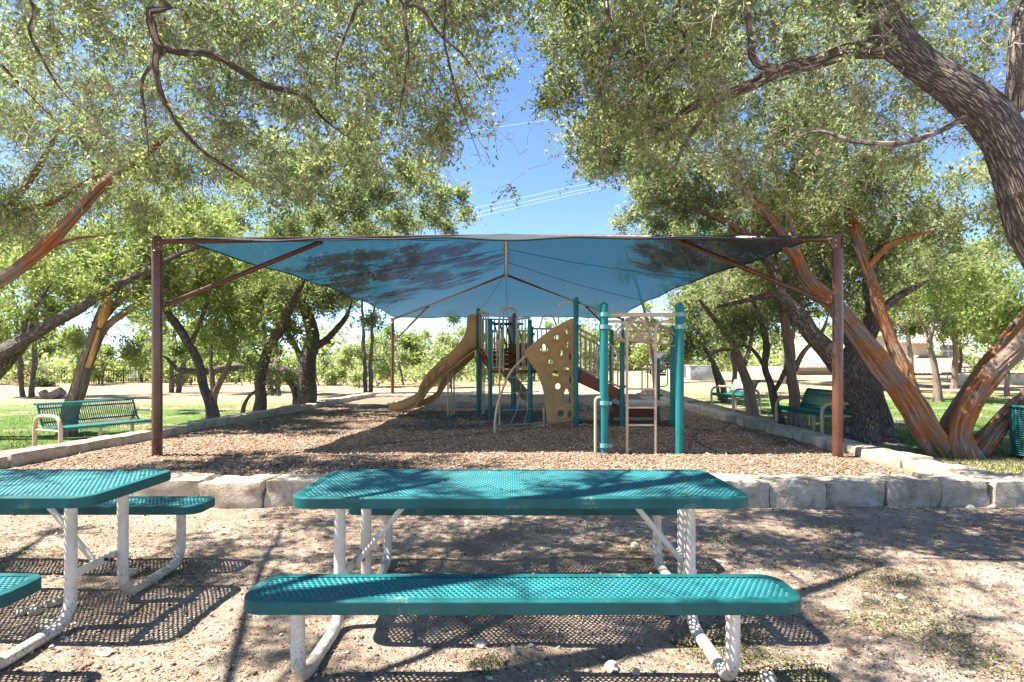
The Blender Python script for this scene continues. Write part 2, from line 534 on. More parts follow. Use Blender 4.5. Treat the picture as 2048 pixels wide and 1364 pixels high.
def bark(name, kind):
    m, nt, b = newmat(name)
    tc = nt.nodes.new('ShaderNodeTexCoord')
    def uv(sx, sy):
        mp = nt.nodes.new('ShaderNodeMapping'); mp.inputs['Scale'].default_value = (sx, sy, 1)
        nt.links.new(tc.outputs['UV'], mp.inputs[0]); return mp.outputs[0]
    ov = coords(nt, 'Object')
    if kind in ('juniper', 'juniper_grey'):
        f1 = noise(nt, uv(62, 2.6), 1.0, 8, .72, .8)
        f2 = noise(nt, uv(110, 5), 1.0, 4, .6)
        patch = noise(nt, ov, 2.4, 4, .6)
        red = ramp(nt, f1, [(.30, (.05, .02, .01)), (.43, (.26, .095, .038)), (.56, (.46, .19, .075)), (.72, (.58, .33, .17))]).outputs[0]
        gry = ramp(nt, f1, [(.32, (.04, .03, .025)), (.45, (.20, .15, .115)), (.6, (.38, .30, .235)), (.75, (.52, .44, .36))]).outputs[0]
        lo_ = .40 if kind == 'juniper' else .26
        pm = ramp(nt, patch, [(lo_, (0, 0, 0)), (lo_ + .16, (1, 1, 1))]).outputs[0]
        c = mixc(nt, red, gry, pm)
        h = math_(nt, 'ADD', f1, math_(nt, 'MULTIPLY', f2, .4))
        bump(nt, b, h, 1.0, .03)
    elif kind == 'oak':
        vo = N(nt, 'ShaderNodeTexVoronoi', Scale=1.0); vo.feature = 'DISTANCE_TO_EDGE'
        wob = noise(nt, uv(20, 8), 1.0, 4, .6)
        vm = nt.nodes.new('ShaderNodeVectorMath'); vm.operation = 'ADD'
        nt.links.new(uv(30, 7), vm.inputs[0])
        cmb = nt.nodes.new('ShaderNodeCombineXYZ'); nt.links.new(math_(nt, 'MULTIPLY', wob, 1.6), cmb.inputs[0]); nt.links.new(math_(nt, 'MULTIPLY', wob, 1.2), cmb.inputs[1])
        nt.links.new(cmb.outputs[0], vm.inputs[1]); nt.links.new(vm.outputs[0], vo.inputs['Vector'])
        f1 = ramp(nt, vo.outputs['Distance'], [(.0, (0, 0, 0)), (.20, (1, 1, 1))]).outputs[0]
        fine = noise(nt, ov, 45, 5, .7)
        c0 = ramp(nt, fine, [(.3, (.15, .125, .105)), (.55, (.27, .23, .20)), (.75, (.42, .38, .34))]).outputs[0]
        c = mixc(nt, (.085, .07, .058), c0, f1)
        h = math_(nt, 'ADD', f1, math_(nt, 'MULTIPLY', fine, .5))
        bump(nt, b, h, 1.0, .02)
    else:
        fine = noise(nt, ov, 30, 4, .7)
        c = ramp(nt, fine, [(.3, (.17, .14, .11)), (.55, (.34, .29, .245)), (.75, (.50, .45, .39))]).outputs[0]
        bump(nt, b, fine, .5, .004)
    nt.links.new(c, b.inputs['Base Color'])
    b.inputs['Roughness'].default_value = .9; b.inputs['Specular IOR Level'].default_value = .15
    return m
MT['juniper_bark'] = bark('juniper_bark', 'juniper')
MT['oak_bark'] = bark('oak_bark', 'oak')
MT['juniper_grey_bark'] = bark('juniper_grey_bark', 'juniper_grey')
MT['twig'] = bark('twig_bark', 'twig')
MT['heartwood'] = simple('split_heartwood', [(.3, (.35, .16, .05)), (.5, (.55, .30, .11)), (.7, (.66, .44, .22))], 3, .8, (30, .6, .01), stretch=(14, 14, 1))

def leafmat(name, stops, trans=.5, tcol=(1.22, 1.4, .85), rough=.42, spec=.35, patch=None):
    m, nt, b = newmat(name)
    g = nt.nodes.new('ShaderNodeNewGeometry')
    c = ramp(nt, g.outputs['Random Per Island'], stops).outputs[0]
    big = ramp(nt, noise(nt, g.outputs['Position'], .9, 3), [(.35, (.78, .82, .8)), (.65, (1.12, 1.08, 1.0))]).outputs[0]
    c = mixc(nt, c, big, 1.0, 'MULTIPLY')
    nt.links.new(c, b.inputs['Base Color'])
    b.inputs['Roughness'].default_value = rough; b.inputs['Specular IOR Level'].default_value = spec
    tr = nt.nodes.new('ShaderNodeBsdfTranslucent')
    ct = mixc(nt, c, tcol, 1.0, 'MULTIPLY'); nt.links.new(ct, tr.inputs[0])
    mx = nt.nodes.new('ShaderNodeMixShader'); mx.inputs[0].default_value = trans
    if name == 'live_oak_leaf':
        nt.links.new(b.outputs[0], mx.inputs[1])
    else:
        df = nt.nodes.new('ShaderNodeBsdfDiffuse'); nt.links.new(c, df.inputs[0]); nt.links.new(df.outputs[0], mx.inputs[1])
    nt.links.new(tr.outputs[0], mx.inputs[2])
    nt.links.new(mx.outputs[0], nt.nodes['Material Output'].inputs[0])
    return m
MT['oak_leaf'] = leafmat('live_oak_leaf', [(0, (.12, .15, .075)), (.35, (.22, .26, .145)), (.7, (.33, .37, .23)), (.96, (.41, .44, .25)), (.985, (.36, .25, .12)), (1, (.40, .26, .14))])
MT['juniper_leaf'] = leafmat('juniper_foliage', [(0, (.14, .165, .085)), (.4, (.25, .28, .16)), (.75, (.37, .39, .24)), (.93, (.45, .45, .31)), (1, (.42, .33, .23))], .5)
MT['bright_leaf'] = leafmat('yellow_green_leaf', [(0, (.15, .19, .065)), (.4, (.26, .30, .12)), (.8, (.36, .40, .18)), (1, (.44, .45, .25))], .5)
MT['scrub_leaf'] = leafmat('scrub_leaf', [(0, (.13, .155, .08)), (.4, (.235, .26, .14)), (.8, (.34, .36, .21)), (1, (.42, .42, .29))], .5)
MT['far_leaf'] = leafmat('hazy_far_leaf', [(0, (.22, .26, .13)), (.4, (.34, .38, .22)), (.8, (.46, .49, .31)), (1, (.54, .54, .4))], .45)  # paler, greyer leaf colour paints distance haze into the far foliage
MT['red_leaf'] = leafmat('reddish_leaf', [(0, (.12, .035, .04)), (.5, (.22, .06, .06)), (1, (.26, .12, .1))], .35, (1.2, .8, .8))
MT['weed_leaf'] = leafmat('weed_leaf', [(0, (.06, .085, .03)), (.5, (.11, .15, .055)), (.85, (.2, .2, .09)), (1, (.33, .26, .16))], .3)
MT['grass'] = leafmat('grass_blade', [(0, (.08, .13, .035)), (.5, (.17, .22, .07)), (.8, (.33, .30, .13)), (1, (.5, .4, .24))], .3)
MT['dead_leaf'] = leafmat('dead_leaf', [(0, (.07, .042, .03)), (.4, (.16, .098, .065)), (.7, (.30, .19, .12)), (.9, (.46, .33, .23)), (1, (.56, .46, .37))], .15, (1.1, 1, .8))

# ------------------------------------------------------------------ ground
def grid_mesh(name, xs, ys, zf):
    X, Y = np.meshgrid(xs, ys)
    Z = zf(X, Y)
    V = np.stack([X, Y, Z], -1).reshape(-1, 3)
    nx, ny = len(xs), len(ys)
    i = np.arange(nx - 1); j = np.arange(ny - 1)
    I, J = np.meshgrid(i, j)
    a = (J * nx + I).ravel()
    Fq = np.stack([a, a + 1, a + nx + 1, a + nx], 1)
    me = bpy.data.meshes.new(name)
    me.from_pydata(V.tolist(), [], Fq.tolist())
    me.polygons.foreach_set('use_smooth', np.ones(len(me.polygons), bool))
    me.update()
    return me

def ramp_axis(parts):
    out = []
    for a, b, s in parts:
        out.append(np.arange(a, b, s))
    out.append([parts[-1][1]])
    return np.concatenate(out)
gx = ramp_axis([(-900, -100, 100), (-100, -20, 4), (-20, -8, .6), (-8, 8, .06), (8, 20, .6), (20, 100, 4), (100, 900, 100)])
gy = ramp_axis([(-120, -10, 10), (-10, 1, .5), (1, 6.5, .05), (6.5, 7.5, .1), (7.5, 26, .3), (26, 70, 2), (70, 200, 15), (200, 1500, 130)])
ob('ground', grid_mesh('ground', gx, gy, height), MT['ground'], kind='structure')

def pit_left(y):
    t = (np.asarray(y) - PIT_L0[1]) / (PIT_L1[1] - PIT_L0[1])
    return PIT_L0[0] + t * (PIT_L1[0] - PIT_L0[0])
def pit_mesh():
    us = np.linspace(0, 1, 130); ys = np.concatenate([np.arange(6.0, 12, .08), np.arange(12, 22.9, .2)])
    U, Y = np.meshgrid(us, ys)
    L = pit_left(Y)
    X = L + U * (PIT_R + .1 - L)
    Z = mulch_z(X, Y)
    V = np.stack([X, Y, Z], -1).reshape(-1, 3)
    nx, ny = len(us), len(ys)
    I, J = np.meshgrid(np.arange(nx - 1), np.arange(ny - 1))
    a = (J * nx + I).ravel()
    me = bpy.data.meshes.new('mulch_bed')
    me.from_pydata(V.tolist(), [], np.stack([a, a + 1, a + nx + 1, a + nx], 1).tolist())
    me.polygons.foreach_set('use_smooth', np.ones(len(me.polygons), bool))
    me.update(); return me
mb = ob('mulch_bed_ground', pit_mesh(), MT['mulch'], kind='structure')
mb['label'] = 'brown wood chip bed inside the limestone kerb'

# wood chips: many small shards
def shards(n, pos, size, flat, elong, seed):
    r = np.random.default_rng(seed)
    base = np.array([[-1, -.45, -.2], [1, -.2, 0], [-.1, .6, -.1], [0, 0, .45]], float)
    a = r.uniform(0, 2 * np.pi, n); t = r.normal(0, .35, n)
    s = size * r.uniform(.5, 1.5, n)
    B = base[None] * np.stack([s * elong * r.uniform(.7, 1.3, n), s, s * flat], 1)[:, None, :] + r.normal(0, .12, (n, 4, 3)) * s[:, None, None]
    ca, sa = np.cos(a)[:, None], np.sin(a)[:, None]; ct, st = np.cos(t)[:, None], np.sin(t)[:, None]
    x, y, z = B[..., 0], B[..., 1], B[..., 2]
    x2 = x * ct - z * st; z2 = x * st + z * ct
    X = np.stack([x2 * ca - y * sa, x2 * sa + y * ca, z2], -1) + pos[:, None, :]
    return X
TET_F = [(0, 2, 1), (0, 1, 3), (1, 2, 3), (2, 0, 3)]
def mulch_chips():
    n = 52000
    r = np.random.default_rng(11)
    y = 6.25 + (r.random(n) ** 1.7) * 11.5
    L = pit_left(y) + .15
    x = L + r.random(n) * (PIT_R - .1 - L)
    z = mulch_z(x, y) + .008
    keep = np.abs(x) < y * .93 + .3
    P_ = np.stack([x, y, z], 1)[keep]
    X = shards(len(P_), P_, .017, .6, 1.9, 5)
    return mesh_solids('wood_chips', None, TET_F, X)
ob('wood_chips', mulch_chips(), MT['chip'], kind='stuff', label='loose brown wood chips covering the play area', cat='wood chips')

# ------------------------------------------------------------------ limestone kerb stones
def stone_mesh(l, w, h, seed):
    bm = bmesh.new()
    bmesh.ops.create_cube(bm, size=2.0)
    bmesh.ops.subdivide_edges(bm, edges=list(bm.edges), cuts=7, use_grid_fill=True)
    rs = random.Random(seed)
    o = Vector((rs.uniform(0, 90), rs.uniform(0, 90), rs.uniform(0, 90)))
    sk = [rs.uniform(-.035, .035) for _ in range(6)]
    for v in bm.verts:
        c = v.co.copy()
        p = 30.0
        k = (abs(c.x) ** p + abs(c.y) ** p + abs(c.z) ** p) ** (1 / p)
        c = c / k
        q = Vector((c.x * l / 2, c.y * w / 2, c.z * h / 2))
        q.x += sk[0] * c.y * .6 + sk[1] * c.z * .5
        q.z += sk[2] * c.x * .5
        q.y += sk[3] * c.x * .5
        nz = mnoise.noise((q + o) * 4.0) * .020 + mnoise.noise((q + o) * 11.0) * .012
        dirn = Vector((c.x ** 3, c.y ** 3, c.z ** 3 * .5)).normalized()
        ed = sorted((abs(c.x), abs(c.y), abs(c.z)))[1]
        chip = max(0, ed - .86) / .14 * max(0, mnoise.noise((q + o) * 7.0) + .05) * .05
        v.co = q + dirn * (nz - chip)
    me = bpy.data.meshes.new('stone')
    bm.to_mesh(me); bm.free()
    me.polygons.foreach_set('use_smooth', np.ones(len(me.polygons), bool))
    me.set_sharp_from_angle(angle=R(24))
    me.update()
    return me

SEED = [100]
def stone_run(parent, a, b, lens, w, h, ztop, gap=.004):
    a = Vector(a); b = Vector(b); d = (b - a); L = d.length; d.normalize()
    ang = math.atan2(d.y, d.x)
    t = 0.0; i = 0
    while t < L - .05:
        l = lens[i % len(lens)] if i < len(lens) else random.uniform(.75, 1.3)
        l = min(l, L - t)
        if L - t - l < .3: l = L - t
        SEED[0] += 1
        me = stone_mesh(l - gap, w * random.uniform(.93, 1.05), h, SEED[0])
        o = ob('stone', me, MT['stone'], parent)
        c = a + d * (t + l / 2)
        zt = ztop + random.uniform(-.012, .012)
        o.location = (c.x, c.y, zt - h / 2)
        o.rotation_euler = (random.uniform(-.012, .012), random.uniform(-.01, .01), ang + random.uniform(-.015, .015))
        t += l; i += 1

kw = thing('limestone_wall', 'low pale limestone block wall across the front of the mulch bed behind the picnic tables', 'stone wall', (0, 6.12, 0))
js = [-7.4, -6.1, -5.0, -4.1, -3.13, -2.47, -1.35, -.3, .75, 1.75, 2.58, 3.15, 3.73, 4.28, 4.8, 5.7, 6.6, 7.5]
stone_run(kw, (js[0], 6.12, 0), (js[-1], 6.12, 0), [js[i + 1] - js[i] for i in range(len(js) - 1)], .44, .36, .262)
kl = thing('limestone_kerb', 'pale limestone kerb along the left side of the mulch bed past the slatted bench', 'stone kerb', (PIT_L0[0], 6, 0))
stone_run(kl, (PIT_L0[0] - .12, 6.36, 0), (PIT_L1[0] - .15, PIT_L1[1] + .2, 0), [1.2, .9, 1.1, .85, 1.3, 1.0], .34, .42, .27)
kr = thing('limestone_kerb', 'pale limestone kerb along the right side of the mulch bed below the two benches', 'stone kerb', (PIT_R, 6, 0))
stone_run(kr, (PIT_R + .2, 6.36, 0), (PIT_R + .2, PIT_Y1 + .2, 0), [1.0, .55, 1.25, 1.1, .95, 1.2], .40, .42, .262)
kb = thing('limestone_kerb', 'far limestone kerb closing the back of the mulch bed behind the slide', 'stone kerb', (0, PIT_Y1, 0))
stone_run(kb, (PIT_L1[0] + .05, PIT_Y1 + .1, 0), (PIT_R - .02, PIT_Y1 + .1, 0), [1.1, .9, 1.2, 1.0], .34, .40, .22)

# ------------------------------------------------------------------ shade canopy
ZE, ZA = 3.2, 4.38
FL, FR_ = Vector((-5.07, 8.43, ZE)), Vector((4.57, 8.28, ZE))
BL, BR = Vector((-4.86, 24.0, ZE + .02)), Vector((4.5, 24.0, ZE + .02))
AF, AB = Vector((-.14, 13.4, ZA)), Vector((-.2, 19.5, ZA + .02))
canopy = thing('shade_canopy', 'large blue fabric hip-roof shade canopy on four brown posts over the play structure', 'shade canopy', (-.2, 16, MULCH))
def edge_pt(c0, c1, inward, t, sag):
    p = c0.lerp(c1, t)
    return p + inward * (sag * 4 * t * (1 - t))
def panel(c0, c1, a0, a1, sag, nu=60, nv=20, flip=False):
    """roof slope: eave c0-c1 bowed inwards, ridge a0-a1 (a0 == a1: a hip)"""
    k = .03
    e0 = c0.lerp(a0, k); e1 = c1.lerp(a1, k)
    mid_in = ((a0 + a1) / 2 - (c0 + c1) / 2).normalized()
    m = MB(); V = []; Fs = []
    for i in range(nu + 1):
        t = i / nu
        lo = edge_pt(e0, e1, mid_in, t, sag); hi = a0.lerp(a1, t)
        for j in range(nv + 1):
            s = j / nv
            p = lo.lerp(hi, s)
            p.z -= .10 * math.sin(math.pi * s) * (.6 + .4 * math.sin(math.pi * t)) * .8
            p.z += .016 * math.sin(t * 33 + s * 9) * (1 - s) ** 2 + .010 * math.sin(t * 17 - s * 14 + 2) * (1 - s)
            V.append(p[:])
    for i in range(nu):
        for j in range(nv):
            a = i * (nv + 1) + j
            q = (a, a + nv + 1, a + nv + 2, a + 1)
            Fs.append(q[::-1] if flip else q)
    m.add(V, Fs)
    o = m.build('fabric_panel', MT['fabric'], canopy)
    # hem along the eave
    hem = MB()
    hem.tube([V[i * (nv + 1)] for i in range(nu + 1)], .016, 6)
    hem.build('hem', MT['seam'], o)
    # sewn seams running up the slope
    for ts in ((.30, .62) if a0 != a1 else (.36, .5)):
        i = int(ts * nu)
        sm = MB()
        pts = [Vector(V[i * (nv + 1) + j]) - Vector((0, 0, .004)) for j in range(nv + 1)]
        sm.tube(pts, .007, 5)
        sm.build('seam', MT['seam'], o)
panel(FL, BL, AF, AB, .30)
panel(FR_, BR, AF, AB, .30, flip=True)
panel(FL, FR_, AF, AF, .06, flip=True)
panel(BL, BR, AB, AB, .12)
def rod(m, a, b, r, sides=12):
    m.tube([a, b], r, sides)
for c, apex, fr in ((FL, AF, True), (FR_, AF, True), (BL, AB, False), (BR, AB, False)):
    p = MB()
    r = .070
    p.tube([(c.x, c.y, -.3), (c.x, c.y, c.z - .16)], r, 20)
    post = p.build('post', MT['brown_post'], canopy)
    cp = MB(); cp.tube([(c.x, c.y, c.z - .165), (c.x, c.y, c.z - .15)], [r + .004, r * .9], 20)
    cp.build('cap', MT['brown_post'], post)
    br = MB()
    d = (apex - c); dh = Vector((d.x, d.y, 0)).normalized(); sd_ = Vector((-dh.y, dh.x, 0))
    for s in (-1, 1):
        br.box(tuple(Vector((c.x, c.y, c.z - .06)) + sd_ * .04 * s), (.11, .012, .22), math.atan2(dh.y, dh.x), .002)
    br.build('bracket', MT['brown_post'], post)
    bo = MB()
    for zz in (c.z - .11, c.z - .04):
        q = Vector((c.x, c.y, zz))
        bo.tube([q - sd_ * .06, q + sd_ * .06], .011, 8)
    bo.build('bolt', MT['steel'], post)
    rf = MB(); n_ = 8
    a0 = c + Vector((0, 0, -.02)); a1 = apex + Vector((0, 0, -.06))
    rf.tube([a0, a1], .045, 14)
    rf.build('rafter', MT['brown_post'], canopy)
    # knee brace from the post to the rafter
    k0 = Vector((c.x, c.y, c.z - .92)) + dh * .1
    k1 = a0.lerp(a1, .36 if fr else .36) - Vector((0, 0, .05))
    kb_ = MB()
    km = k0.lerp(k1, .45)
    kb_.tube([k0, km], .034, 12); kb_.tube([km, k1], .042, 12)
    kn = kb_.build('knee_brace', MT['brown_post'], canopy)
    tp = MB(); tp.tube([Vector((c.x, c.y, c.z - .98)) + dh * .06, k0], [.014, .014], 8)
    tp.build('turnbuckle', MT['brown_post'], kn)
    cb = MB(); cb.tube([Vector((c.x, c.y, c.z + .01)), c.lerp(apex, .06) + Vector((0, 0, .015))], .006, 6)
    cb.build('corner_cable', MT['steel'], canopy)
rg = MB(); rg.tube([AF - Vector((0, 0, .07)), AB - Vector((0, 0, .07))], .05, 14)
rg.build('ridge_beam', MT['brown_post'], canopy)

# ------------------------------------------------------------------ trees
def unit(v):
    return v / np.maximum(np.linalg.norm(v, axis=-1, keepdims=True), 1e-9)

class Tree:
    def __init__(self, name, label, base, seed, bark='oak', cat='tree', group=None):
        self.r = np.random.default_rng(seed)
        self.seed = seed
        self.root = thing(name, label, cat, tuple(base), group=group)
        self.bark = bark
        self.trunk = MB(); self.br = MB(); self.limbs = []
        self.np_ = []; self.nr = []; self.nd = []
        self.pos = np.zeros((0, 3)); self.rad = np.zeros(0); self.dir = np.zeros((0, 3))
        self.tw_a = []; self.tw_b = []          # leafy shoots
        self.tw_r = []
    def _nodes(self, P, r):
        d = np.gradient(P, axis=0)
        self.pos = np.vstack([self.pos, P]); self.rad = np.concatenate([self.rad, r]); self.dir = np.vstack([self.dir, unit(d)])
    def limb(self, pts, widths, sides=14, hero=0.0, flare=0.0, part='limb', wiggle=.3, mat=None):
        """pts world points, widths: diameters"""
        rad = np.asarray(widths, float) / 2
        step = max(.05, min(.22, rad.mean() * 1.3))
        P, r = catmull(pts, step, rad)
        L = np.concatenate([[0], np.cumsum(np.linalg.norm(np.diff(P, axis=0), axis=1))])
        ph = self.r.uniform(0, 6, 6)
        w = wiggle * r[:, None]
        env = np.clip(L / .4, 0, 1)[:, None]
        P = P + env * w * np.stack([np.sin(L * 3.1 + ph[0]) + .5 * np.sin(L * 7 + ph[1]), np.sin(L * 2.7 + ph[2]), .6 * np.sin(L * 3.7 + ph[3])], 1)
        if part == 'limb':
            r = r * np.clip((L[-1] - L) / (.3 * L[-1]) + .22, .22, 1)
        if flare:
            r = r * (1 + flare * np.exp(-L / .22))
        k = 1.0 + hero
        jun = self.bark != 'oak'
        def rf(a, l):
            if jun:
                s = .07 * np.sin(2 * a + l * .9 + ph[0]) + .13 * (np.abs(np.sin(2.5 * a + l * .35 + ph[1])) - .6) + .09 * (np.abs(np.sin(5.5 * a - l * .5 + ph[2])) - .6) + .05 * np.sin(13 * a + l * 1.3 + ph[3]) * np.sin(l * 4 + ph[4]) + .03 * np.sin(l * 9 + 3 * a)
            else:
                s = .06 * np.sin(2 * a + l * 2.1 + ph[0]) + .05 * np.sin(4 * a - l * 1.8 + ph[1]) + .03 * np.sin(7 * a + l * 5 + ph[2]) + .03 * np.sin(l * 6 + ph[4])
            if flare:
                s = s + flare * .35 * np.exp(-l / .3) * np.sin(5 * a + ph[5])
            return 1 + s * k
        m = MB()
        m.tube(P, r, sides, True, rfun=rf)
        self.limbs.append((part, m, mat))
        self._nodes(P, r)
        return P
    def fill(self, blobs, n, droop=.15, maxlen=2.2, shoot=(.12, .30), shoots=7, thick=1.0, bare=0.0, hang=0.0, clump=10, clump_r=.15):
        """blobs: list of (center, radii, weight); grows branches to random targets in them"""
        r = self.r
        wt = np.array([b[2] for b in blobs], float); wt /= wt.sum()
        k = r.choice(len(blobs), n, p=wt)
        u = unit(r.normal(size=(n, 3))) * (r.random(n) ** .42)[:, None]
        C = np.array([tuple(b[0]) for b in blobs])[k]; Rr = np.array([b[1] for b in blobs])[k]
        T = C + u * Rr
        nc = max(3, n // clump)
        ctr = T[:nc]
        own = r.integers(0, nc, n)
        # a target joins a clump centre of its own blob
        for b_ in range(len(blobs)):
            mine = np.where(k == b_)[0]; cand = np.where(k[:nc] == b_)[0]
            if len(cand): own[mine] = r.choice(cand, len(mine))
        sd_c = np.minimum(Rr.min(1), 1.0)[:, None] * clump_r
        T2 = ctr[own] + r.normal(size=(n, 3)) * sd_c
        free = r.random(n) < .14
        T = np.where(free[:, None], T, T2)
        # no growth under the shade canopy: such targets move out beside it
        fz = ZE + np.minimum(np.minimum((T[:, 0] + 5.0) / 4.9, (4.55 - T[:, 0]) / 4.7), np.minimum((T[:, 1] - 8.4) / 5.0, (24 - T[:, 1]) / 4.5)) * 1.18
        bad = (T[:, 0] > -5.1) & (T[:, 0] < 4.75) & (T[:, 1] > 8.2) & (T[:, 1] < 24.2) & (T[:, 2] < fz + .22)
        off = np.abs(r.normal(0, .6, n))
        T[:, 0] = np.where(bad & (T[:, 0] > 0), 5.0 + off, np.where(bad, -5.45 - off, T[:, 0]))
        # nearest first
        d0 = np.array([np.min(np.sum((self.pos - t) ** 2, 1)) for t in T])
        order = np.argsort(d0)
        cap = len(self.pos) + n * 8 + 100
        pos = np.zeros((cap, 3)); rad = np.zeros(cap); dr = np.zeros((cap, 3)); m = len(self.pos)
        pos[:m] = self.pos; rad[:m] = self.rad; dr[:m] = self.dir
        for i in order:
            t = T[i]
            dd = np.sum((pos[:m] - t) ** 2, 1)
            dd = dd * (1 + .6 * (rad[:m] < .004))
            j = int(np.argmin(dd))
            p0 = pos[j]; v = t - p0; L = np.linalg.norm(v)
            if L < .04: continue
            ns = int(np.clip(L / .14, 3, 9))
            r0 = min(rad[j] * .75, (.0045 + .0085 * L) * thick); r0 = max(r0, .0028)
            side = unit(r.normal(size=3)) * L * .22
            c1 = p0 + dr[j] * L * .35 + side * .6 + v * .15
            c2 = p0 + v * .62 + side + np.array([0, 0, L * droop])
            s = np.linspace(0, 1, ns + 1)[:, None]
            P = (1 - s) ** 3 * p0 + 3 * (1 - s) ** 2 * s * c1 + 3 * (1 - s) * s * s * c2 + s ** 3 * t
            P[1:-1] += r.normal(size=(ns - 1, 3)) * L * .025
            rr = r0 + (max(.002, r0 * .3) - r0) * s[:, 0]
            self.br.tube(P, rr, 5 if r0 > .012 else (4 if r0 > .005 else 3), False)
            D = unit(np.gradient(P, axis=0))
            pos[m:m + ns] = P[1:]; rad[m:m + ns] = rr[1:]; dr[m:m + ns] = D[1:]
            m += ns
            if r.random() < bare: continue
            q = r.uniform(.25, 1.0, shoots); q[0] = 1.0
            fi = q * ns; lo = np.minimum(fi.astype(int), ns - 1); fr = (fi - lo)[:, None]
            a = P[lo] * (1 - fr) + P[lo + 1] * fr
            dv = unit(D[lo] * .7 + unit(r.normal(size=(shoots, 3))) * .9 - np.array([0, 0, hang]))
            ln = r.uniform(shoot[0], shoot[1], shoots)[:, None]
            self.tw_a.append(a); self.tw_b.append(a + dv * ln)
        self.pos = pos[:m].copy(); self.rad = rad[:m].copy(); self.dir = dr[:m].copy()
    def shoots_mesh(self, rbase=.003):
        if not self.tw_a: return None
        A = np.concatenate(self.tw_a); B = np.concatenate(self.tw_b)
        n = len(A); d = unit(B - A)
        s1 = unit(np.cross(d, unit(self.r.normal(size=(n, 3))))); s2 = np.cross(d, s1)
        X = np.stack([A + s1 * rbase, A - .5 * s1 * rbase + .87 * s2 * rbase, A - .5 * s1 * rbase - .87 * s2 * rbase, B], 1)
        return X
    def leaves(self, per, size, aspect=.45, spread=.04, up=.2, fold=.2):
        A = np.concatenate(self.tw_a); B = np.concatenate(self.tw_b)
        n0 = len(A); r = self.r
        n = n0 * per
        t = r.uniform(.05, 1.08, (n0, per, 1))
        p = (A[:, None] * (1 - t) + B[:, None] * t).reshape(n, 3)
        ax = np.repeat(unit(B - A), per, 0)
        out = unit(r.normal(size=(n, 3)))
        d = unit(ax * .55 + out * .8 + np.array([0, 0, up]))
        p = p + out * spread * r.random((n, 1))
        L = size * r.uniform(.55, 1.3, (n, 1)); Wd = L * aspect * r.uniform(.8, 1.2, (n, 1)) * .5
        s = unit(np.cross(d, unit(r.normal(size=(n, 3)) * .8 + np.array([0, 0, 1.0])))); nn = np.cross(s, d)
        mid = p + d * L * .48
        return np.stack([p, mid + s * Wd + nn * Wd * fold, p + d * L, mid - s * Wd + nn * Wd * fold], 1)
    def finish(self, leaf_V, leaf_mat, twigs=True, rb=.003):
        bm_ = MT[{'juniper': 'juniper_bark', 'juniper_grey': 'juniper_grey_bark', 'oak': 'oak_bark'}[self.bark]]
        for part, m, mat in self.limbs:
            m.build(part, mat or bm_, self.root)
        if self.br.n:
            me = self.br.mesh('branches')
            b = ob('branches', me, MT['twig'], self.root, kind='stuff')
        if twigs and self.tw_a:
            X = self.shoots_mesh(rb)
            me = mesh_solids('twigs', None, [(0, 1, 3), (1, 2, 3), (2, 0, 3)], X)
            ob('twigs', me, MT['twig'], self.root, kind='stuff')
        if leaf_V is not None:
            ob('crown', mesh_np('crown', leaf_V, 4), leaf_mat, self.root)
        return self.root

def px_limb(spec):
    """[(px, py, d, width_px)...] -> world points and widths"""
    pts = [W(a, b, d) for a, b, d, w in spec]
    wd = [w / F * d for a, b, d, w in spec]
    return pts, wd

VIS_R = [((2.6, 5.0, 4.2), (1.9, 1.3, 1.1), 4), ((1.3, 4.9, 4.3), (1.0, 1.1, 1.0), 2), ((3.6, 4.4, 4.2), (1.3, .9, .8), 2)]
VIS_L = [((-3.2, 4.4, 4.0), (1.6, 1.2, 1.0), 4), ((-1.7, 4.8, 3.9), (1.4, 1.2, 1.0), 4), ((-.7, 4.7, 4.1), (.7, 1.0, .9), 1.5)]
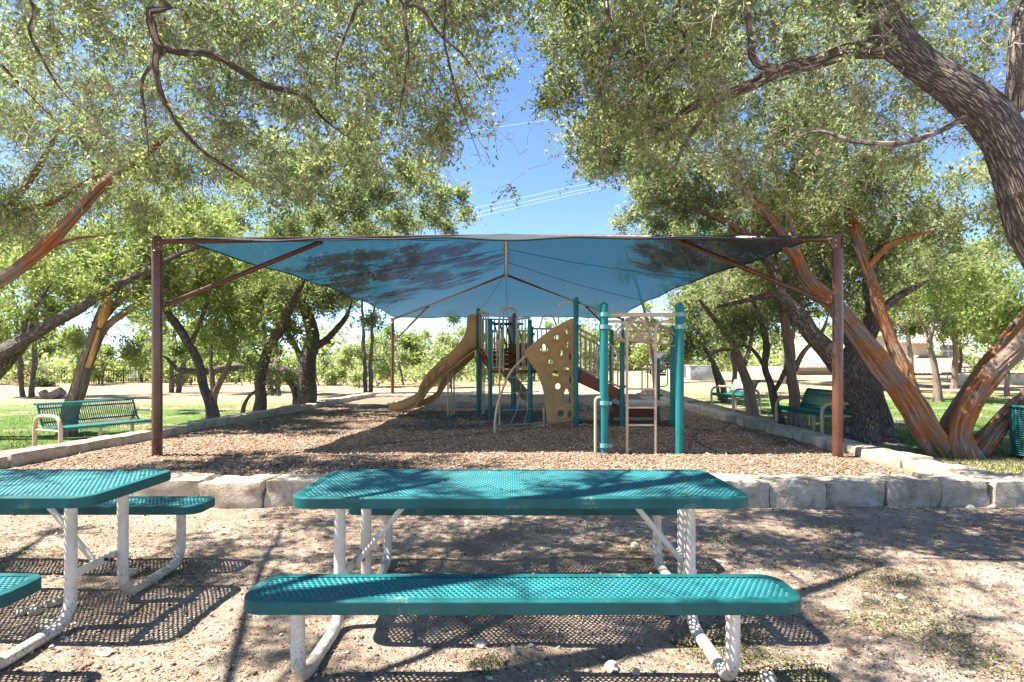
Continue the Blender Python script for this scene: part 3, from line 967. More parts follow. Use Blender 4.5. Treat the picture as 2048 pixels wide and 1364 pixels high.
# --- near live oak on the right, trunk just outside the kerb wall
T = Tree('live_oak', 'big grey-barked live oak whose thick trunk and arching limb fill the upper right corner', (4.75, 4.5, 0), 21)
pts, wd = px_limb([(2125, 560, 4.3, 112), (2070, 450, 4.25, 108), (2028, 340, 4.2, 105), (1990, 235, 4.2, 100), (1915, 172, 4.25, 84), (1840, 125, 4.35, 80), (1775, 62, 4.45, 78), (1730, -10, 4.6, 70), (1690, -120, 4.8, 58)])
T.limb([Vector((4.75, 4.5, -.15)), Vector((4.6, 4.42, .9))] + pts, [.46, .38] + [v_ * .8 for v_ in wd], 26, .6, .35, 'trunk', .15)
for spec in ([(1795, 95, 4.4, 44), (1700, 100, 4.55, 34), (1640, 122, 4.7, 31), (1570, 138, 4.85, 27), (1500, 172, 5.0, 22), (1440, 195, 5.1, 18), (1380, 215, 5.2, 15), (1330, 250, 5.35, 12), (1270, 300, 5.5, 7)],
             [(2025, 225, 4.2, 34), (2030, 150, 4.1, 30), (2033, 70, 4.05, 26), (2060, -40, 4.1, 20)],
             [(1560, 140, 4.85, 17), (1510, 122, 4.8, 15), (1497, 60, 4.75, 14), (1485, -20, 4.75, 12), (1460, -120, 4.8, 9)],
             [(1930, 235, 4.2, 13), (1870, 265, 4.0, 11), (1800, 286, 3.95, 9.5), (1710, 283, 4.0, 9), (1640, 262, 4.1, 8), (1560, 288, 4.2, 4)],
             [(1720, -20, 4.6, 40), (1600, -90, 4.3, 32), (1420, -130, 4.2, 26), (1250, -120, 4.2, 18), (1120, -60, 4.3, 10)],
             [(1690, -120, 4.8, 52), (1660, -300, 4.6, 40), (1500, -500, 4.0, 26), (1300, -700, 3.4, 14)],
             [(1400, -130, 4.2, 18), (1375, -20, 4.4, 15), (1345, 30, 4.6, 13), (1372, 85, 4.8, 11), (1330, 140, 5.0, 8), (1230, 230, 5.2, 5)],
             [(1430, 200, 5.1, 11), (1370, 290, 5.3, 9), (1345, 350, 5.4, 5)],
             [(1250, -110, 4.2, 13), (1215, 0, 4.4, 10), (1230, 90, 4.6, 8), (1190, 170, 4.8, 5)]):
    p_, w_ = px_limb(spec)
    T.limb(p_, w_, 10 if spec[0][3] > 20 else 7)
T.fill([((2.6, 5.3, 4.25), (1.9, 1.4, 1.15), 5), ((1.3, 5.1, 4.4), (1.0, 1.2, 1.05), 3.2), ((3.8, 4.8, 4.75), (1.7, 1.3, .9), 2.6), ((2.6, 2.6, 5.6), (2.6, 1.6, .7), .8), ((4.6, 6.6, 6.0), (2.6, 2, 1.1), 1.6), ((1.1, 5.3, 3.75), (.55, .7, .6), .9), ((.7, 5.0, 4.7), (.55, 1.0, .6), 1.8), ((.75, 5.3, 4.0), (.4, .8, .6), 1.0), ((.45, 5.2, 4.3), (.3, .8, .5), .7), (W(1020, 395, 5.3), (.05, .1, .22), .12)], 1950, .1, shoots=7, bare=.25, hang=.3)
T.fill(VIS_R, 1700, .0, thick=1.0, bare=1.0, clump=5, clump_r=.3)
T.finish(T.leaves(9, .043, .46, .012, 0.0), MT['oak_leaf'])

# --- near live oak on the left; its trunk stands out of view beside the camera
T = Tree('live_oak', 'overhanging live oak boughs with small yellow-green leaves across the upper left', (-4.9, 1.2, 0), 22)
T.limb([(-4.9, 1.2, -.15), (-4.8, 1.3, 1.0), (-4.4, 1.5, 2.4), (-3.7, 1.9, 3.6), (-2.9, 2.4, 4.3), (-1.9, 3.0, 4.75), (-.9, 3.6, 4.9), (.0, 4.2, 4.8)], [.5, .4, .36, .3, .22, .15, .1, .04], 20, .4, .35, 'trunk', .2)
b0 = Vector((-3.4, 2.1, 3.9))
for spec, st in (([(292, -30, 3.3, 34), (298, 20, 3.35, 30), (312, 80, 3.45, 27), (345, 102, 3.6, 25), (430, 112, 3.9, 22), (520, 166, 4.3, 20), (612, 194, 4.6, 15), (650, 240, 4.9, 12), (740, 305, 5.4, 6)], b0),
                 ([(314, 90, 3.46, 22), (312, 150, 3.6, 20), (342, 228, 3.9, 18), (400, 298, 4.2, 13), (470, 345, 4.6, 10), (530, 385, 5.0, 5)], None),
                 ([(20, -40, 3.6, 14), (60, 70, 3.8, 12), (115, 170, 4.1, 10), (180, 240, 4.4, 6)], b0),
                 ([(700, -40, 3.7, 16), (712, 10, 3.75, 15), (690, 70, 3.9, 13), (672, 130, 4.1, 10), (675, 210, 4.4, 6)], Vector((-1.9, 3.0, 4.72))),
                 ([(800, -60, 3.8, 17), (806, 20, 3.85, 15), (816, 110, 4.0, 12), (805, 190, 4.3, 9), (790, 270, 4.6, 5)], Vector((-1.5, 3.2, 4.8))),
                 ([(780, -30, 3.9, 14), (840, 15, 4.0, 13), (880, 70, 4.2, 11), (930, 115, 4.4, 8), (985, 200, 4.7, 5)], Vector((-1.3, 3.3, 4.85))),
                 ([(880, -40, 4.1, 12), (890, 90, 4.4, 9), (925, 220, 4.9, 7), (965, 330, 5.3, 4)], Vector((-.9, 3.6, 4.9))),
                 ([(330, 100, 3.5, 14), (285, 160, 3.8, 12), (290, 230, 4.2, 9), (300, 330, 4.6, 5)], None),
                 ([(-200, -100, 4.2, 22), (-60, 60, 4.6, 16), (60, 190, 5.2, 10), (150, 280, 5.6, 5)], b0)):
    p_, w_ = px_limb(spec); w_ = [v_ * .58 for v_ in w_]
    if st is not None: p_ = [st] + p_; w_ = [w_[0] * 1.25] + w_
    T.limb(p_, w_, 9, wiggle=.1)
T.limb([(-4.4, 1.5, 2.4), (-5.2, 2.6, 3.6), (-6.2, 3.8, 4.6), (-7.0, 5.0, 5.2)], [.26, .2, .13, .06], 10)
T.limb([(-4.6, 1.4, 2.2), (-4.2, .2, 3.4), (-3.2, -1.0, 4.4), (-2.0, -1.8, 5.0)], [.26, .2, .13, .06], 10)
T.fill([((-3.3, 4.7, 4.3), (1.7, 1.4, 1.05), 4.2), ((-1.75, 5.1, 4.0), (1.45, 1.3, 1.1), 5), ((-.75, 5.0, 4.2), (.7, 1.1, 1.0), 2.2), ((-.15, 4.9, 4.6), (.5, 1.0, .6), 1.0), ((-2.2, 2.4, 5.4), (2.6, 1.8, .6), 1.0), ((-5.8, 3.9, 4.9), (2.3, 2.3, 1.0), 1.7), ((-4.2, 6.8, 5.8), (2.4, 1.7, .9), 1.6), ((-3.6, 3.0, 5.6), (3.4, 2.2, .55), 4.0), ((-.4, 3.4, 5.5), (1.4, 1.6, .5), .6)], 2450, .05, shoots=7, bare=.25, hang=.35)
T.fill(VIS_L, 2000, .0, thick=1.0, bare=1.0, clump=5, clump_r=.3)
T.finish(T.leaves(9, .043, .46, .012, 0.0), MT['oak_leaf'])

# --- mid-distance trees
def mid_tree(name, label, seed, bark_, limbs, blobs, n, leaf, per, size, aspect=.4, shoots=6, shoot=(.15, .4), bare=.1, flare=.3, hero=.3, sides=14, spread=.07, extra=None, group=None, droop=.12, rb=.004):
    b = G(limbs[0][0][0], limbs[0][0][1])
    T = Tree(name, label, b, seed, bark_, group=group)
    for i, sp in enumerate(limbs):
        if i == 0:
            d0 = b.y
            pts = [b - Vector((0, 0, .12))] + [W(s[0], s[1], d0 + (s[3] if len(s) > 3 else 0)) for s in sp[1:]]
            wd = [s[2] / F * d0 for s in sp]
        else:
            pts = [W(s[0], s[1], d0 + (s[3] if len(s) > 3 else 0)) for s in sp]
            wd = [s[2] / F * d0 for s in sp]
        if bark_ != 'oak': wd = [v_ * .8 for v_ in wd]
        T.limb(pts, wd, sides if i == 0 else max(7, sides - 4), hero, flare if i == 0 else 0, 'trunk' if i == 0 else 'limb', .25)
    bl = [(W(x, y, d0 + dd), (rx, ry, rz), w) for x, y, dd, rx, ry, rz, w in blobs]
    if extra: extra(T, d0)
    T.fill(bl, n, droop, shoot=shoot, shoots=shoots, thick=1.5, bare=bare)
    T.finish(T.leaves(per, size, aspect, spread, .1), MT[leaf], rb=rb)
    return T

# multi-stem red juniper beside the right kerb
base_I = G(1905, 912)
T = Tree('juniper_tree', 'multi-stemmed juniper with peeling orange bark leaning beside the right kerb', base_I, 31, 'juniper')
dI = base_I.y
stems = [[(1895, 925, 0, 64), (1862, 880, 0, 58), (1800, 780, .1, 52), (1740, 700, .25, 50), (1680, 628, .45, 46), (1620, 570, .65, 42), (1592, 515, .75, 36), (1555, 455, .7, 30), (1490, 380, .5, 24), (1450, 300, .3, 17), (1415, 215, .1, 10)],
         [(1935, 925, -.12, 60), (1918, 870, -.12, 50), (1940, 810, -.1, 44), (1985, 750, -.05, 42), (2040, 690, 0, 40), (2100, 610, .1, 36), (2150, 500, .2, 28), (2190, 380, .4, 18)],
         [(1905, 915, .2, 50), (1898, 860, .25, 46), (1930, 790, .3, 42), (1985, 715, .4, 38), (2060, 620, .5, 32), (2110, 500, .6, 22), (2100, 380, .8, 14)],
         [(1940, 915, .05, 48), (1985, 862, .1, 42), (2050, 800, .15, 38), (2120, 730, .2, 34), (2220, 620, .4, 26), (2300, 500, .6, 16)],
         [(1868, 920, .35, 46), (1842, 850, .5, 38), (1815, 755, .75, 36), (1775, 660, .95, 34), (1740, 560, 1.05, 31), (1716, 480, 1.1, 26), (1700, 400, 1.1, 20), (1690, 300, 1.0, 12)],
         [(1600, 540, .7, 20), (1592, 480, .75, 16), (1570, 420, .9, 13), (1560, 340, 1.0, 8)],
         [(1596, 500, .75, 20), (1500, 470, 1.1, 17), (1420, 430, 1.2, 14), (1340, 395, 1.2, 9)],
         [(1730, 540, 1.05, 17), (1780, 490, .9, 15), (1850, 465, .8, 10), (1930, 440, .7, 6)],
         [(1490, 380, .5, 13), (1400, 322, 1.2, 11), (1300, 290, 2.4, 8), (1215, 290, 3.6, 4)]]
for i, sp in enumerate(stems):
    pts = [W(a, b, dI + dd) for a, b, dd, w in sp]
    T.limb(pts, [w * .75 / F * dI for a, b, dd, w in sp], 30 if i < 5 else 12, .9 if i < 5 else .4, .16 if i < 5 else 0, 'trunk' if i < 5 else 'limb', .12)
T.fill([(W(1490, 290, dI + .3), (1.7, 1.3, 1.0), 4), (W(1640, 330, dI + .6), (1.6, 1.3, 1.0), 3), (W(1800, 380, dI + 1), (1.5, 1.2, .9), 2.4), (W(1990, 420, dI + .8), (1.4, 1.2, .9), 2.2), (W(1340, 360, dI + 1.2), (.9, .9, .6), 1.6), (W(2150, 400, dI), (1.4, 1.3, 1.0), 1.2), (W(1560, 130, dI), (2.2, 1.5, .9), 2.5), (W(1310, 240, dI + 1.8), (1.4, 2.2, .7), 5.0), (W(1225, 310, dI + 3.8), (1.0, 1.6, .5), 4.0), (W(1370, 395, dI + 2.2), (1.3, 1.8, .42), 3.4), (W(1530, 430, dI + 2), (1.2, 1.8, .4), 3.0)], 2150, .15, shoots=7, thick=1.6, bare=.2)
T.finish(T.leaves(9, .08, .34, .06, .1), MT['juniper_leaf'], rb=.003)
# bits of shredded bark hanging on the stems
sh = MB()
rs = random.Random(3)
for i in range(150):
    s = rs.randrange(5); seg = stems[s]; j = rs.randrange(0, 5); t = rs.random()
    a = W(seg[j][0], seg[j][1], dI + seg[j][2]); b = W(seg[j + 1][0], seg[j + 1][1], dI + seg[j + 1][2])
    p = a.lerp(b, t); r_ = (seg[j][3] * (1 - t) + seg[j + 1][3] * t) / F * dI * .5
    p = p + Vector((rs.uniform(-1, 1), -rs.uniform(.3, 1), rs.uniform(-.4, .6))).normalized() * r_ * 1.02
    e = p + Vector((rs.uniform(-.06, .06), rs.uniform(-.04, .0), rs.uniform(-.07, .05)))
    sh.tube([p, p.lerp(e, .5) + Vector((rs.uniform(-.015, .015), -.012, 0)), e], [.005, .004, .0015], 4)
sh.build('bark_shreds', MT['twig'], T.root, kind='stuff')

mid_tree('live_oak', 'stout grey oak with a knot hole and low left limb behind the near right bench', 41, 'oak',
    [[(1738, 880, 78), (1732, 840, 68), (1720, 780, 62), (1712, 735, 66), (1722, 700, 46), (1742, 655, 36), (1748, 610, 32), (1735, 560, 26), (1760, 500, 18), (1790, 430, 10)],
     [(1716, 755, 36), (1690, 738, 36, -.05), (1655, 700, 33, -.1), (1615, 665, 31, -.1), (1590, 625, 30, 0), (1562, 585, 26, .1), (1545, 530, 20, .3), (1500, 500, 14, .5), (1440, 480, 8, .6)],
     [(1718, 720, 24), (1690, 660, 20, .2), (1680, 600, 16, .3), (1650, 540, 10, .5)],
     [(1745, 640, 18), (1800, 590, 15, .2), (1860, 560, 10, .4)],
     [(1560, 585, 14, .1), (1500, 600, 11, .4), (1430, 615, 7, .8)]],
    [(1580, 520, 1.6, 1.2, 1.3, .9, 3), (1460, 560, 4.2, 1.4, 1.6, .9, 3), (1690, 540, .8, 1.4, 1.2, .8, 2), (1830, 500, .8, 1.6, 1.3, .9, 2.4), (1660, 420, 1, 2.0, 1.4, 1.0, 2)],
    760, 'scrub_leaf', 8, .085, .42, bare=.25, hero=.6, sides=24, flare=.55)
def knot(T, d0): pass
kn_c = W(1733, 768, G(1738, 880).y - .27)
km = MB()
km.tube([kn_c + Vector((.085 * math.cos(a) * 1.0, -.02, .10 * math.sin(a))) for a in np.linspace(0, 2 * math.pi, 14, endpoint=False)], .032, 8, closed=True)
for o_ in bpy.data.objects:
    if o_.get('label', '').startswith('stout grey oak'):
        km.build('knot', MT['oak_bark'], o_)

mid_tree('juniper_tree', 'straight fluted juniper trunk standing right behind the near right bench', 42, 'juniper_grey',
    [[(1592, 856, 30), (1588, 800, 27), (1582, 740, 25), (1580, 690, 24), (1572, 645, 22), (1560, 590, 18), (1550, 520, 12), (1540, 430, 6)],
     [(1590, 740, 14), (1610, 700, 11, .1), (1640, 670, 8, .2), (1660, 620, 5, .3)]],
    [(1560, 560, 0, 1.3, 1.2, .9, 2), (1620, 600, .2, 1.0, 1, .6, 1), (1540, 450, 0, 1.4, 1.3, 1, 2)], 330, 'juniper_leaf', 7, .09, .3, bare=.35)
mid_tree('live_oak', 'thin crooked forked oak between the two right benches', 43, 'oak',
    [[(1566, 852, 20), (1552, 805, 17), (1540, 770, 15), (1528, 735, 13), (1532, 690, 12), (1522, 640, 9), (1500, 590, 6)],
     [(1544, 790, 10), (1562, 760, 9, .1), (1572, 725, 8, .1), (1566, 690, 6, .2)],
     [(1530, 735, 8), (1505, 700, 7, .2), (1480, 690, 5, .4)]],
    [(1510, 610, .4, 1.2, 1.2, .7, 2), (1460, 650, .8, .9, 1, .5, 1)], 240, 'scrub_leaf', 7, .09, .4, bare=.35)
mid_tree('juniper_tree', 'leaning brown juniper trunk behind the far right bench', 44, 'juniper_grey',
    [[(1506, 834, 28), (1498, 790, 24), (1490, 750, 21), (1478, 710, 18), (1455, 670, 15), (1430, 640, 11), (1400, 600, 7)],
     [(1488, 730, 12), (1500, 690, 10, .2), (1505, 640, 7, .4)], [(1470, 700, 10), (1440, 700, 8, .2), (1405, 720, 5, .4)]],
    [(1420, 610, .2, 1.5, 1.3, .8, 3), (1500, 600, .5, 1.2, 1.2, .8, 2), (1390, 660, .6, 1.0, 1, .55, 1.5)], 330, 'scrub_leaf', 7, .10, .4, bare=.35)
mid_tree('live_oak', 'slender leaning trunk just left of the far right bench', 45, 'oak',
    [[(1452, 806, 15), (1448, 780, 12), (1440, 755, 11), (1424, 722, 10), (1410, 695, 8), (1395, 650, 5)], [(1440, 800, 8), (1432, 760, 7, .2), (1422, 730, 5, .3)]],
    [(1400, 640, 0, 1.8, 1.5, .9, 2), (1370, 690, .5, 1.2, 1.2, .6, 1)], 220, 'scrub_leaf', 7, .13, .45, bare=.3, rb=.005)
mid_tree('live_oak', 'thin upright pole-like trunk above the far right bench', 46, 'oak',
    [[(1467, 792, 11), (1468, 750, 10), (1466, 700, 9), (1460, 640, 6)]], [(1470, 610, 0, 2.2, 1.8, 1.2, 2), (1400, 560, .5, 2.0, 1.6, 1.0, 1.5)], 240, 'scrub_leaf', 7, .14, .45, bare=.25, rb=.005)
mid_tree('juniper_tree', 'juniper with a split fluted trunk in front of the tiled house', 47, 'juniper_grey',
    [[(1878, 803, 22), (1872, 765, 17), (1865, 720, 15), (1861, 690, 14), (1866, 655, 9), (1880, 600, 6)], [(1861, 695, 9), (1850, 660, 7, .1), (1830, 620, 5, .2)], [(1866, 660, 7), (1900, 630, 5, .3)]],
    [(1860, 600, 0, 1.8, 1.6, 1.1, 3), (1920, 560, .5, 1.8, 1.5, 1.1, 2), (1810, 560, .5, 1.5, 1.4, 1.0, 1.5)], 360, 'bright_leaf', 7, .13, .4, bare=.25, rb=.005)
mid_tree('juniper_tree', 'slim straight juniper right of the split trunk near the house window', 48, 'juniper_grey',
    [[(1908, 778, 14), (1910, 745, 12), (1911, 700, 11), (1906, 640, 7)]], [(1915, 620, 0, 2.0, 1.8, 1.3, 3), (1960, 660, 0, 1.6, 1.4, .9, 1.5)], 300, 'bright_leaf', 7, .15, .42, bare=.2, rb=.006)
mid_tree('juniper_tree', 'slim dark trunk left of the lower tiled roof of the house', 49, 'juniper_grey',
    [[(1822, 776, 15), (1822, 735, 12), (1818, 690, 10), (1815, 640, 6)]], [(1820, 620, 0, 1.6, 1.4, 1.0, 3), (1780, 580, .5, 1.8, 1.5, 1.0, 2)], 260, 'bright_leaf', 7, .15, .42, bare=.2, rb=.006)
mid_tree('live_oak', 'thin pale leaning sapling in front of the white house wall', 50, 'oak',
    [[(1770, 782, 10), (1760, 745, 8), (1752, 712, 7), (1748, 670, 4)]], [(1750, 630, 0, 1.6, 1.5, .9, 2)], 150, 'scrub_leaf', 7, .15, .42, bare=.2, rb=.006)
mid_tree('juniper_tree', 'slim trunk by the low retaining wall at the right edge', 51, 'juniper_grey',
    [[(2014, 792, 12), (2013, 740, 10), (2012, 690, 9), (2016, 630, 6)]], [(2010, 600, 0, 2.0, 1.8, 1.3, 3), (2060, 640, 0, 1.8, 1.6, 1.1, 2), (1970, 540, .5, 1.8, 1.5, 1, 1.5)], 340, 'bright_leaf', 7, .15, .42, bare=.2, rb=.006)

# left side
base_C = Vector((-7.3, 6.6, 0.03))
T = Tree('juniper_tree', 'reddish juniper stems slanting in from the left edge under grey twigs', base_C, 61, 'juniper')
for i, sp in enumerate([[(-270, 760, 6.5, 50), (-150, 670, 6.5, 46), (-60, 600, 6.55, 44), (50, 525, 6.6, 40), (150, 430, 6.7, 34), (230, 352, 6.85, 27), (300, 300, 7.05, 21), (370, 235, 7.3, 13)],
           [(-250, 800, 6.8, 46), (-140, 600, 7.0, 40), (-30, 460, 7.1, 34), (60, 360, 7.2, 26), (120, 250, 7.4, 15)],
           [(-40, 470, 7.1, 22), (40, 425, 7.2, 19), (110, 402, 7.3, 15), (180, 360, 7.4, 10), (260, 330, 7.5, 5)],
           [(60, 515, 6.6, 14), (140, 480, 6.8, 11), (220, 470, 7.0, 6)]]):
    p_, w_ = px_limb(sp)
    w_ = [v_ * .55 for v_ in w_]
    if i < 2: p_ = [base_C + Vector((.1 * i, .2 * i, -.1))] + p_; w_ = [w_[0] * 1.3] + w_
    T.limb(p_, w_, 20, .7, .2 if i < 2 else 0, 'trunk' if i < 2 else 'limb', .22)
T.fill([(W(150, 260, 7.2), (1.6, 1.3, .9), 4), (W(330, 330, 7.4), (1.2, 1.1, .7), 2.4), (W(0, 180, 7.2), (1.5, 1.3, .9), 2.5), (W(120, 470, 7.4), (1.0, 1.0, .5), 1.4), (W(250, 60, 7.2), (2.0, 1.6, .8), 2.2), (W(40, 330, 7.5), (1.2, 1, .7), 2)], 1000, .12, shoots=7, thick=1.5, bare=.28)
T.finish(T.leaves(8, .07, .26, .06, .1), MT['juniper_leaf'], rb=.003)

T = Tree('live_oak', 'dark oak limbs rising from the left edge above the slatted bench', G(-170, 880), 62, 'oak')
b = G(-170, 880); dd = b.y
T.limb([b - Vector((0, 0, .1))] + [W(x, y, dd) for x, y in ((-120, 800), (-50, 745), (20, 698), (95, 650), (160, 615), (240, 570), (330, 520), (410, 490))], [w * .76 / F * dd for w in (56, 48, 42, 36, 30, 25, 20, 14, 7)], 16, .4, .3, 'trunk')
T.limb([W(x, y, dd + .4) for x, y in ((-110, 830), (-20, 745), (45, 690), (80, 620))], [w / F * dd for w in (40, 34, 26, 12)], 14, .4)
T.limb([W(x, y, dd) for x, y in ((48, 680), (50, 640), (80, 600), (110, 560))], [w / F * dd for w in (12, 10, 8, 5)], 8)
T.fill([(W(100, 580, dd + .3), (1.5, 1.2, .75), 3), (W(260, 540, dd + .5), (1.4, 1.2, .7), 2.6), (W(20, 640, dd + .4), (.9, 1, .5), 1.4), (W(380, 470, dd + .6), (1.2, 1.1, .6), 1.5)], 520, .1, shoots=7, thick=1.4, bare=.15)
T.finish(T.leaves(8, .08, .42, .06, .1), MT['bright_leaf'], rb=.004)

def broken(T, d0):
    m = MB()
    pts = [W(200, 655, d0 - .09), W(208, 628, d0 - .08), W(214, 602, d0 - .05), (W(218, 580, d0 - .03))]
    m.tube(catmull(pts, .08)[0], [x for x in np.interp(np.linspace(0, 1, len(catmull(pts, .08)[0])), [0, .3, .8, 1], [.035, .085, .07, .02])], 9, rfun=lambda a, l: 1 + .25 * np.sin(3 * a + l * 4) + .1 * np.sin(8 * a))
    m.build('split_wood', MT['heartwood'], T.root, label='torn orange heartwood at the top of the trunk')
    m = MB()
    m.tube(catmull([W(176, 735, d0 - .13), W(188, 695, d0 - .13), W(198, 660, d0 - .11)], .08)[0], .04, 8, rfun=lambda a, l: 1 + .3 * np.sin(2 * a + l * 5))
    m.build('split_wood', MT['heartwood'], T.root)
mid_tree('juniper_tree', 'snapped juniper with torn orange wood standing behind the slatted bench', 63, 'juniper_grey',
    [[(128, 872, 44), (140, 838, 40), (155, 790, 36), (166, 745, 34), (182, 695, 32), (200, 648, 27), (210, 615, 20)],
     [(186, 690, 18), (215, 655, 17, .1), (260, 620, 15, .2), (310, 592, 12, .3), (360, 560, 7, .5)],
     [(205, 640, 16), (235, 605, 14, .2), (280, 570, 12, .4), (340, 530, 7, .6)]],
    [(300, 520, .6, 1.5, 1.3, .8, 3), (160, 540, .6, 1.3, 1.2, .7, 2), (420, 520, .9, 1.4, 1.2, .7, 2), (240, 690, .9, .9, 1.0, .45, 1), (330, 400, .8, 2.2, 1.5, 1.0, 3)], 620, 'bright_leaf', 8, .09, .32, bare=.2, hero=.8, sides=22, flare=.25, extra=broken)

mid_tree('live_oak', 'curved mossy oak trunk by the left kerb just right of the canopy post', 64, 'oak',
    [[(428, 856, 25), (418, 815, 19), (408, 775, 17), (401, 735, 16), (388, 700, 17), (365, 668, 17), (340, 635, 15), (322, 600, 11), (310, 540, 7)], [(382, 690, 9), (400, 640, 8, .2), (420, 590, 5, .4)]],
    [(350, 560, 0, 1.8, 1.5, .9, 3), (440, 560, .5, 1.6, 1.4, .9, 2), (300, 450, 0, 2.0, 1.5, 1.0, 2)], 430, 'bright_leaf', 8, .10, .4, bare=.2)
mid_tree('live_oak', 'straight leaning oak trunk beside the left kerb left of the forked oak', 65, 'oak',
    [[(516, 838, 25), (519, 800, 21), (524, 755, 20), (533, 710, 19), (548, 672, 18), (572, 635, 17), (595, 590, 15), (612, 540, 11), (630, 450, 6)], [(560, 650, 9), (520, 600, 7, .3), (500, 550, 5, .5)]],
    [(580, 520, 0, 1.8, 1.5, 1.0, 3), (480, 590, .4, 1.7, 1.4, .9, 2.5), (600, 330, -2.2, 1.7, 1.8, .8, 3), (470, 430, .5, 2.2, 1.6, 1.1, 2.5), (700, 290, -1.6, 1.6, 1.8, .8, 2.6)], 640, 'scrub_leaf', 8, .11, .4, bare=.2)
mid_tree('live_oak', 'forked live oak with a long horizontal limb reaching left across the path', 66, 'oak',
    [[(606, 824, 46), (608, 795, 36), (612, 760, 34), (619, 725, 33), (625, 692, 30), (618, 650, 24), (608, 615, 20), (612, 575, 16), (628, 520, 10)],
     [(614, 772, 24), (594, 755, 21, 0), (568, 742, 19, -.1), (530, 735, 17, -.15), (470, 736, 16, -.2), (400, 742, 14, -.3), (355, 738, 12, -.4), (330, 716, 9, -.5), (300, 700, 5, -.5)],
     [(626, 698, 17), (655, 675, 14, .2), (690, 640, 10, .4), (705, 600, 6, .5)],
     [(618, 735, 13), (598, 705, 11, .2), (585, 680, 9, .3), (560, 640, 5, .5)]],
    [(640, 600, 0, 1.4, 1.4, .75, 3), (690, 590, .3, .9, 1.1, .6, 1.6), (560, 580, .4, 1.4, 1.3, .8, 2), (330, 690, -.4, 1.0, .9, .45, 1.2), (720, 430, 0, 2.2, 1.6, .95, 2.6), (840, 440, .4, 1.2, 1.2, .5, 1.6), (760, 330, -2, 1.3, 1.6, .8, 1.8), (800, 385, -3.4, 1.2, 1.7, .45, 2.2), (680, 400, -3.2, 1.4, 1.8, .45, 2.6), (905, 425, -1, .8, 1.2, .4, 1.2)], 980, 'scrub_leaf', 8, .115, .42, bare=.15)
mid_tree('juniper_tree', 'twisted double juniper trunk in the dry grass between the oaks', 67, 'juniper_grey',
    [[(428, 838, 24), (430, 800, 19), (440, 765, 15), (455, 735, 13), (465, 690, 10), (470, 640, 6)], [(428, 790, 15), (424, 760, 12), (422, 720, 8), (428, 660, 5)]],
    [(450, 650, 0, 1.9, 1.6, .9, 3), (400, 620, .5, 1.8, 1.5, .9, 2)], 330, 'bright_leaf', 7, .13, .36, bare=.25, rb=.005)
mid_tree('live_oak', 'small bent sapling left of the straight oak trunk', 68, 'oak',
    [[(484, 838, 10), (488, 815, 8), (498, 795, 7), (512, 782, 6), (530, 770, 4)]], [(520, 745, .5, 1.2, 1.0, .35, 1)], 60, 'scrub_leaf', 6, .12, .4, bare=.5, rb=.005)
mid_tree('dead_tree', 'bleached dead leaning trunk behind the forked oak', 69, 'oak',
    [[(596, 822, 20), (594, 795, 16), (584, 770, 14), (570, 752, 10), (552, 742, 6)]], [(560, 735, .5, .8, .8, .3, 1)], 40, 'scrub_leaf', 4, .10, .4, bare=.7, rb=.005)

# ------------------------------------------------------------------ far trees and scrub
def far_tree(name, label, px, d, top_py, wid_px, seed, leaf='scrub_leaf', n=70, per=9, size=.24, group=None, low=.12, cat='tree', trunk=True, depth=1.0):
    x = (px - CX) / F * d
    z0 = float(height(x, d))
    ztop = CAMZ + (HY - top_py) / F * d
    H = max(ztop - z0, .6); rw = wid_px / F * d / 2
    T = Tree(name, label, (x, d, z0), seed, 'oak', cat=cat, group=group)
    r = T.r
    ns = 2 if trunk else 3
    for i in range(ns):
        a = r.uniform(-.5, .5) * rw
        T.limb([(x + a * .25, d, z0 - .1), (x + a * .5, d + r.uniform(-.2, .2), z0 + H * .3), (x + a * 1.0, d + r.uniform(-.4, .4), z0 + H * .62)], [.05 + .018 * H, .035 + .013 * H, .04], 7, .3, .3 if i == 0 else 0, 'trunk' if i == 0 else 'limb')
    c = z0 + H * (.5 + low / 2); rz = H * (.5 - low / 2)
    bl = [((x, d, c), (rw * .75, rw * .7 * depth, rz), 2)]
    for i in range(3):
        bl.append(((x + r.uniform(-.55, .55) * rw, d + r.uniform(-.4, .4) * rw, c + r.uniform(-.35, .3) * rz), (rw * .45, rw * .45 * depth, rz * r.uniform(.4, .62)), 1))
    T.fill(bl, n, .1, shoot=(.25, .6), shoots=7, thick=2.0, bare=.05)
    T.finish(T.leaves(per, size, .5, .22, .15), MT[leaf], twigs=False)

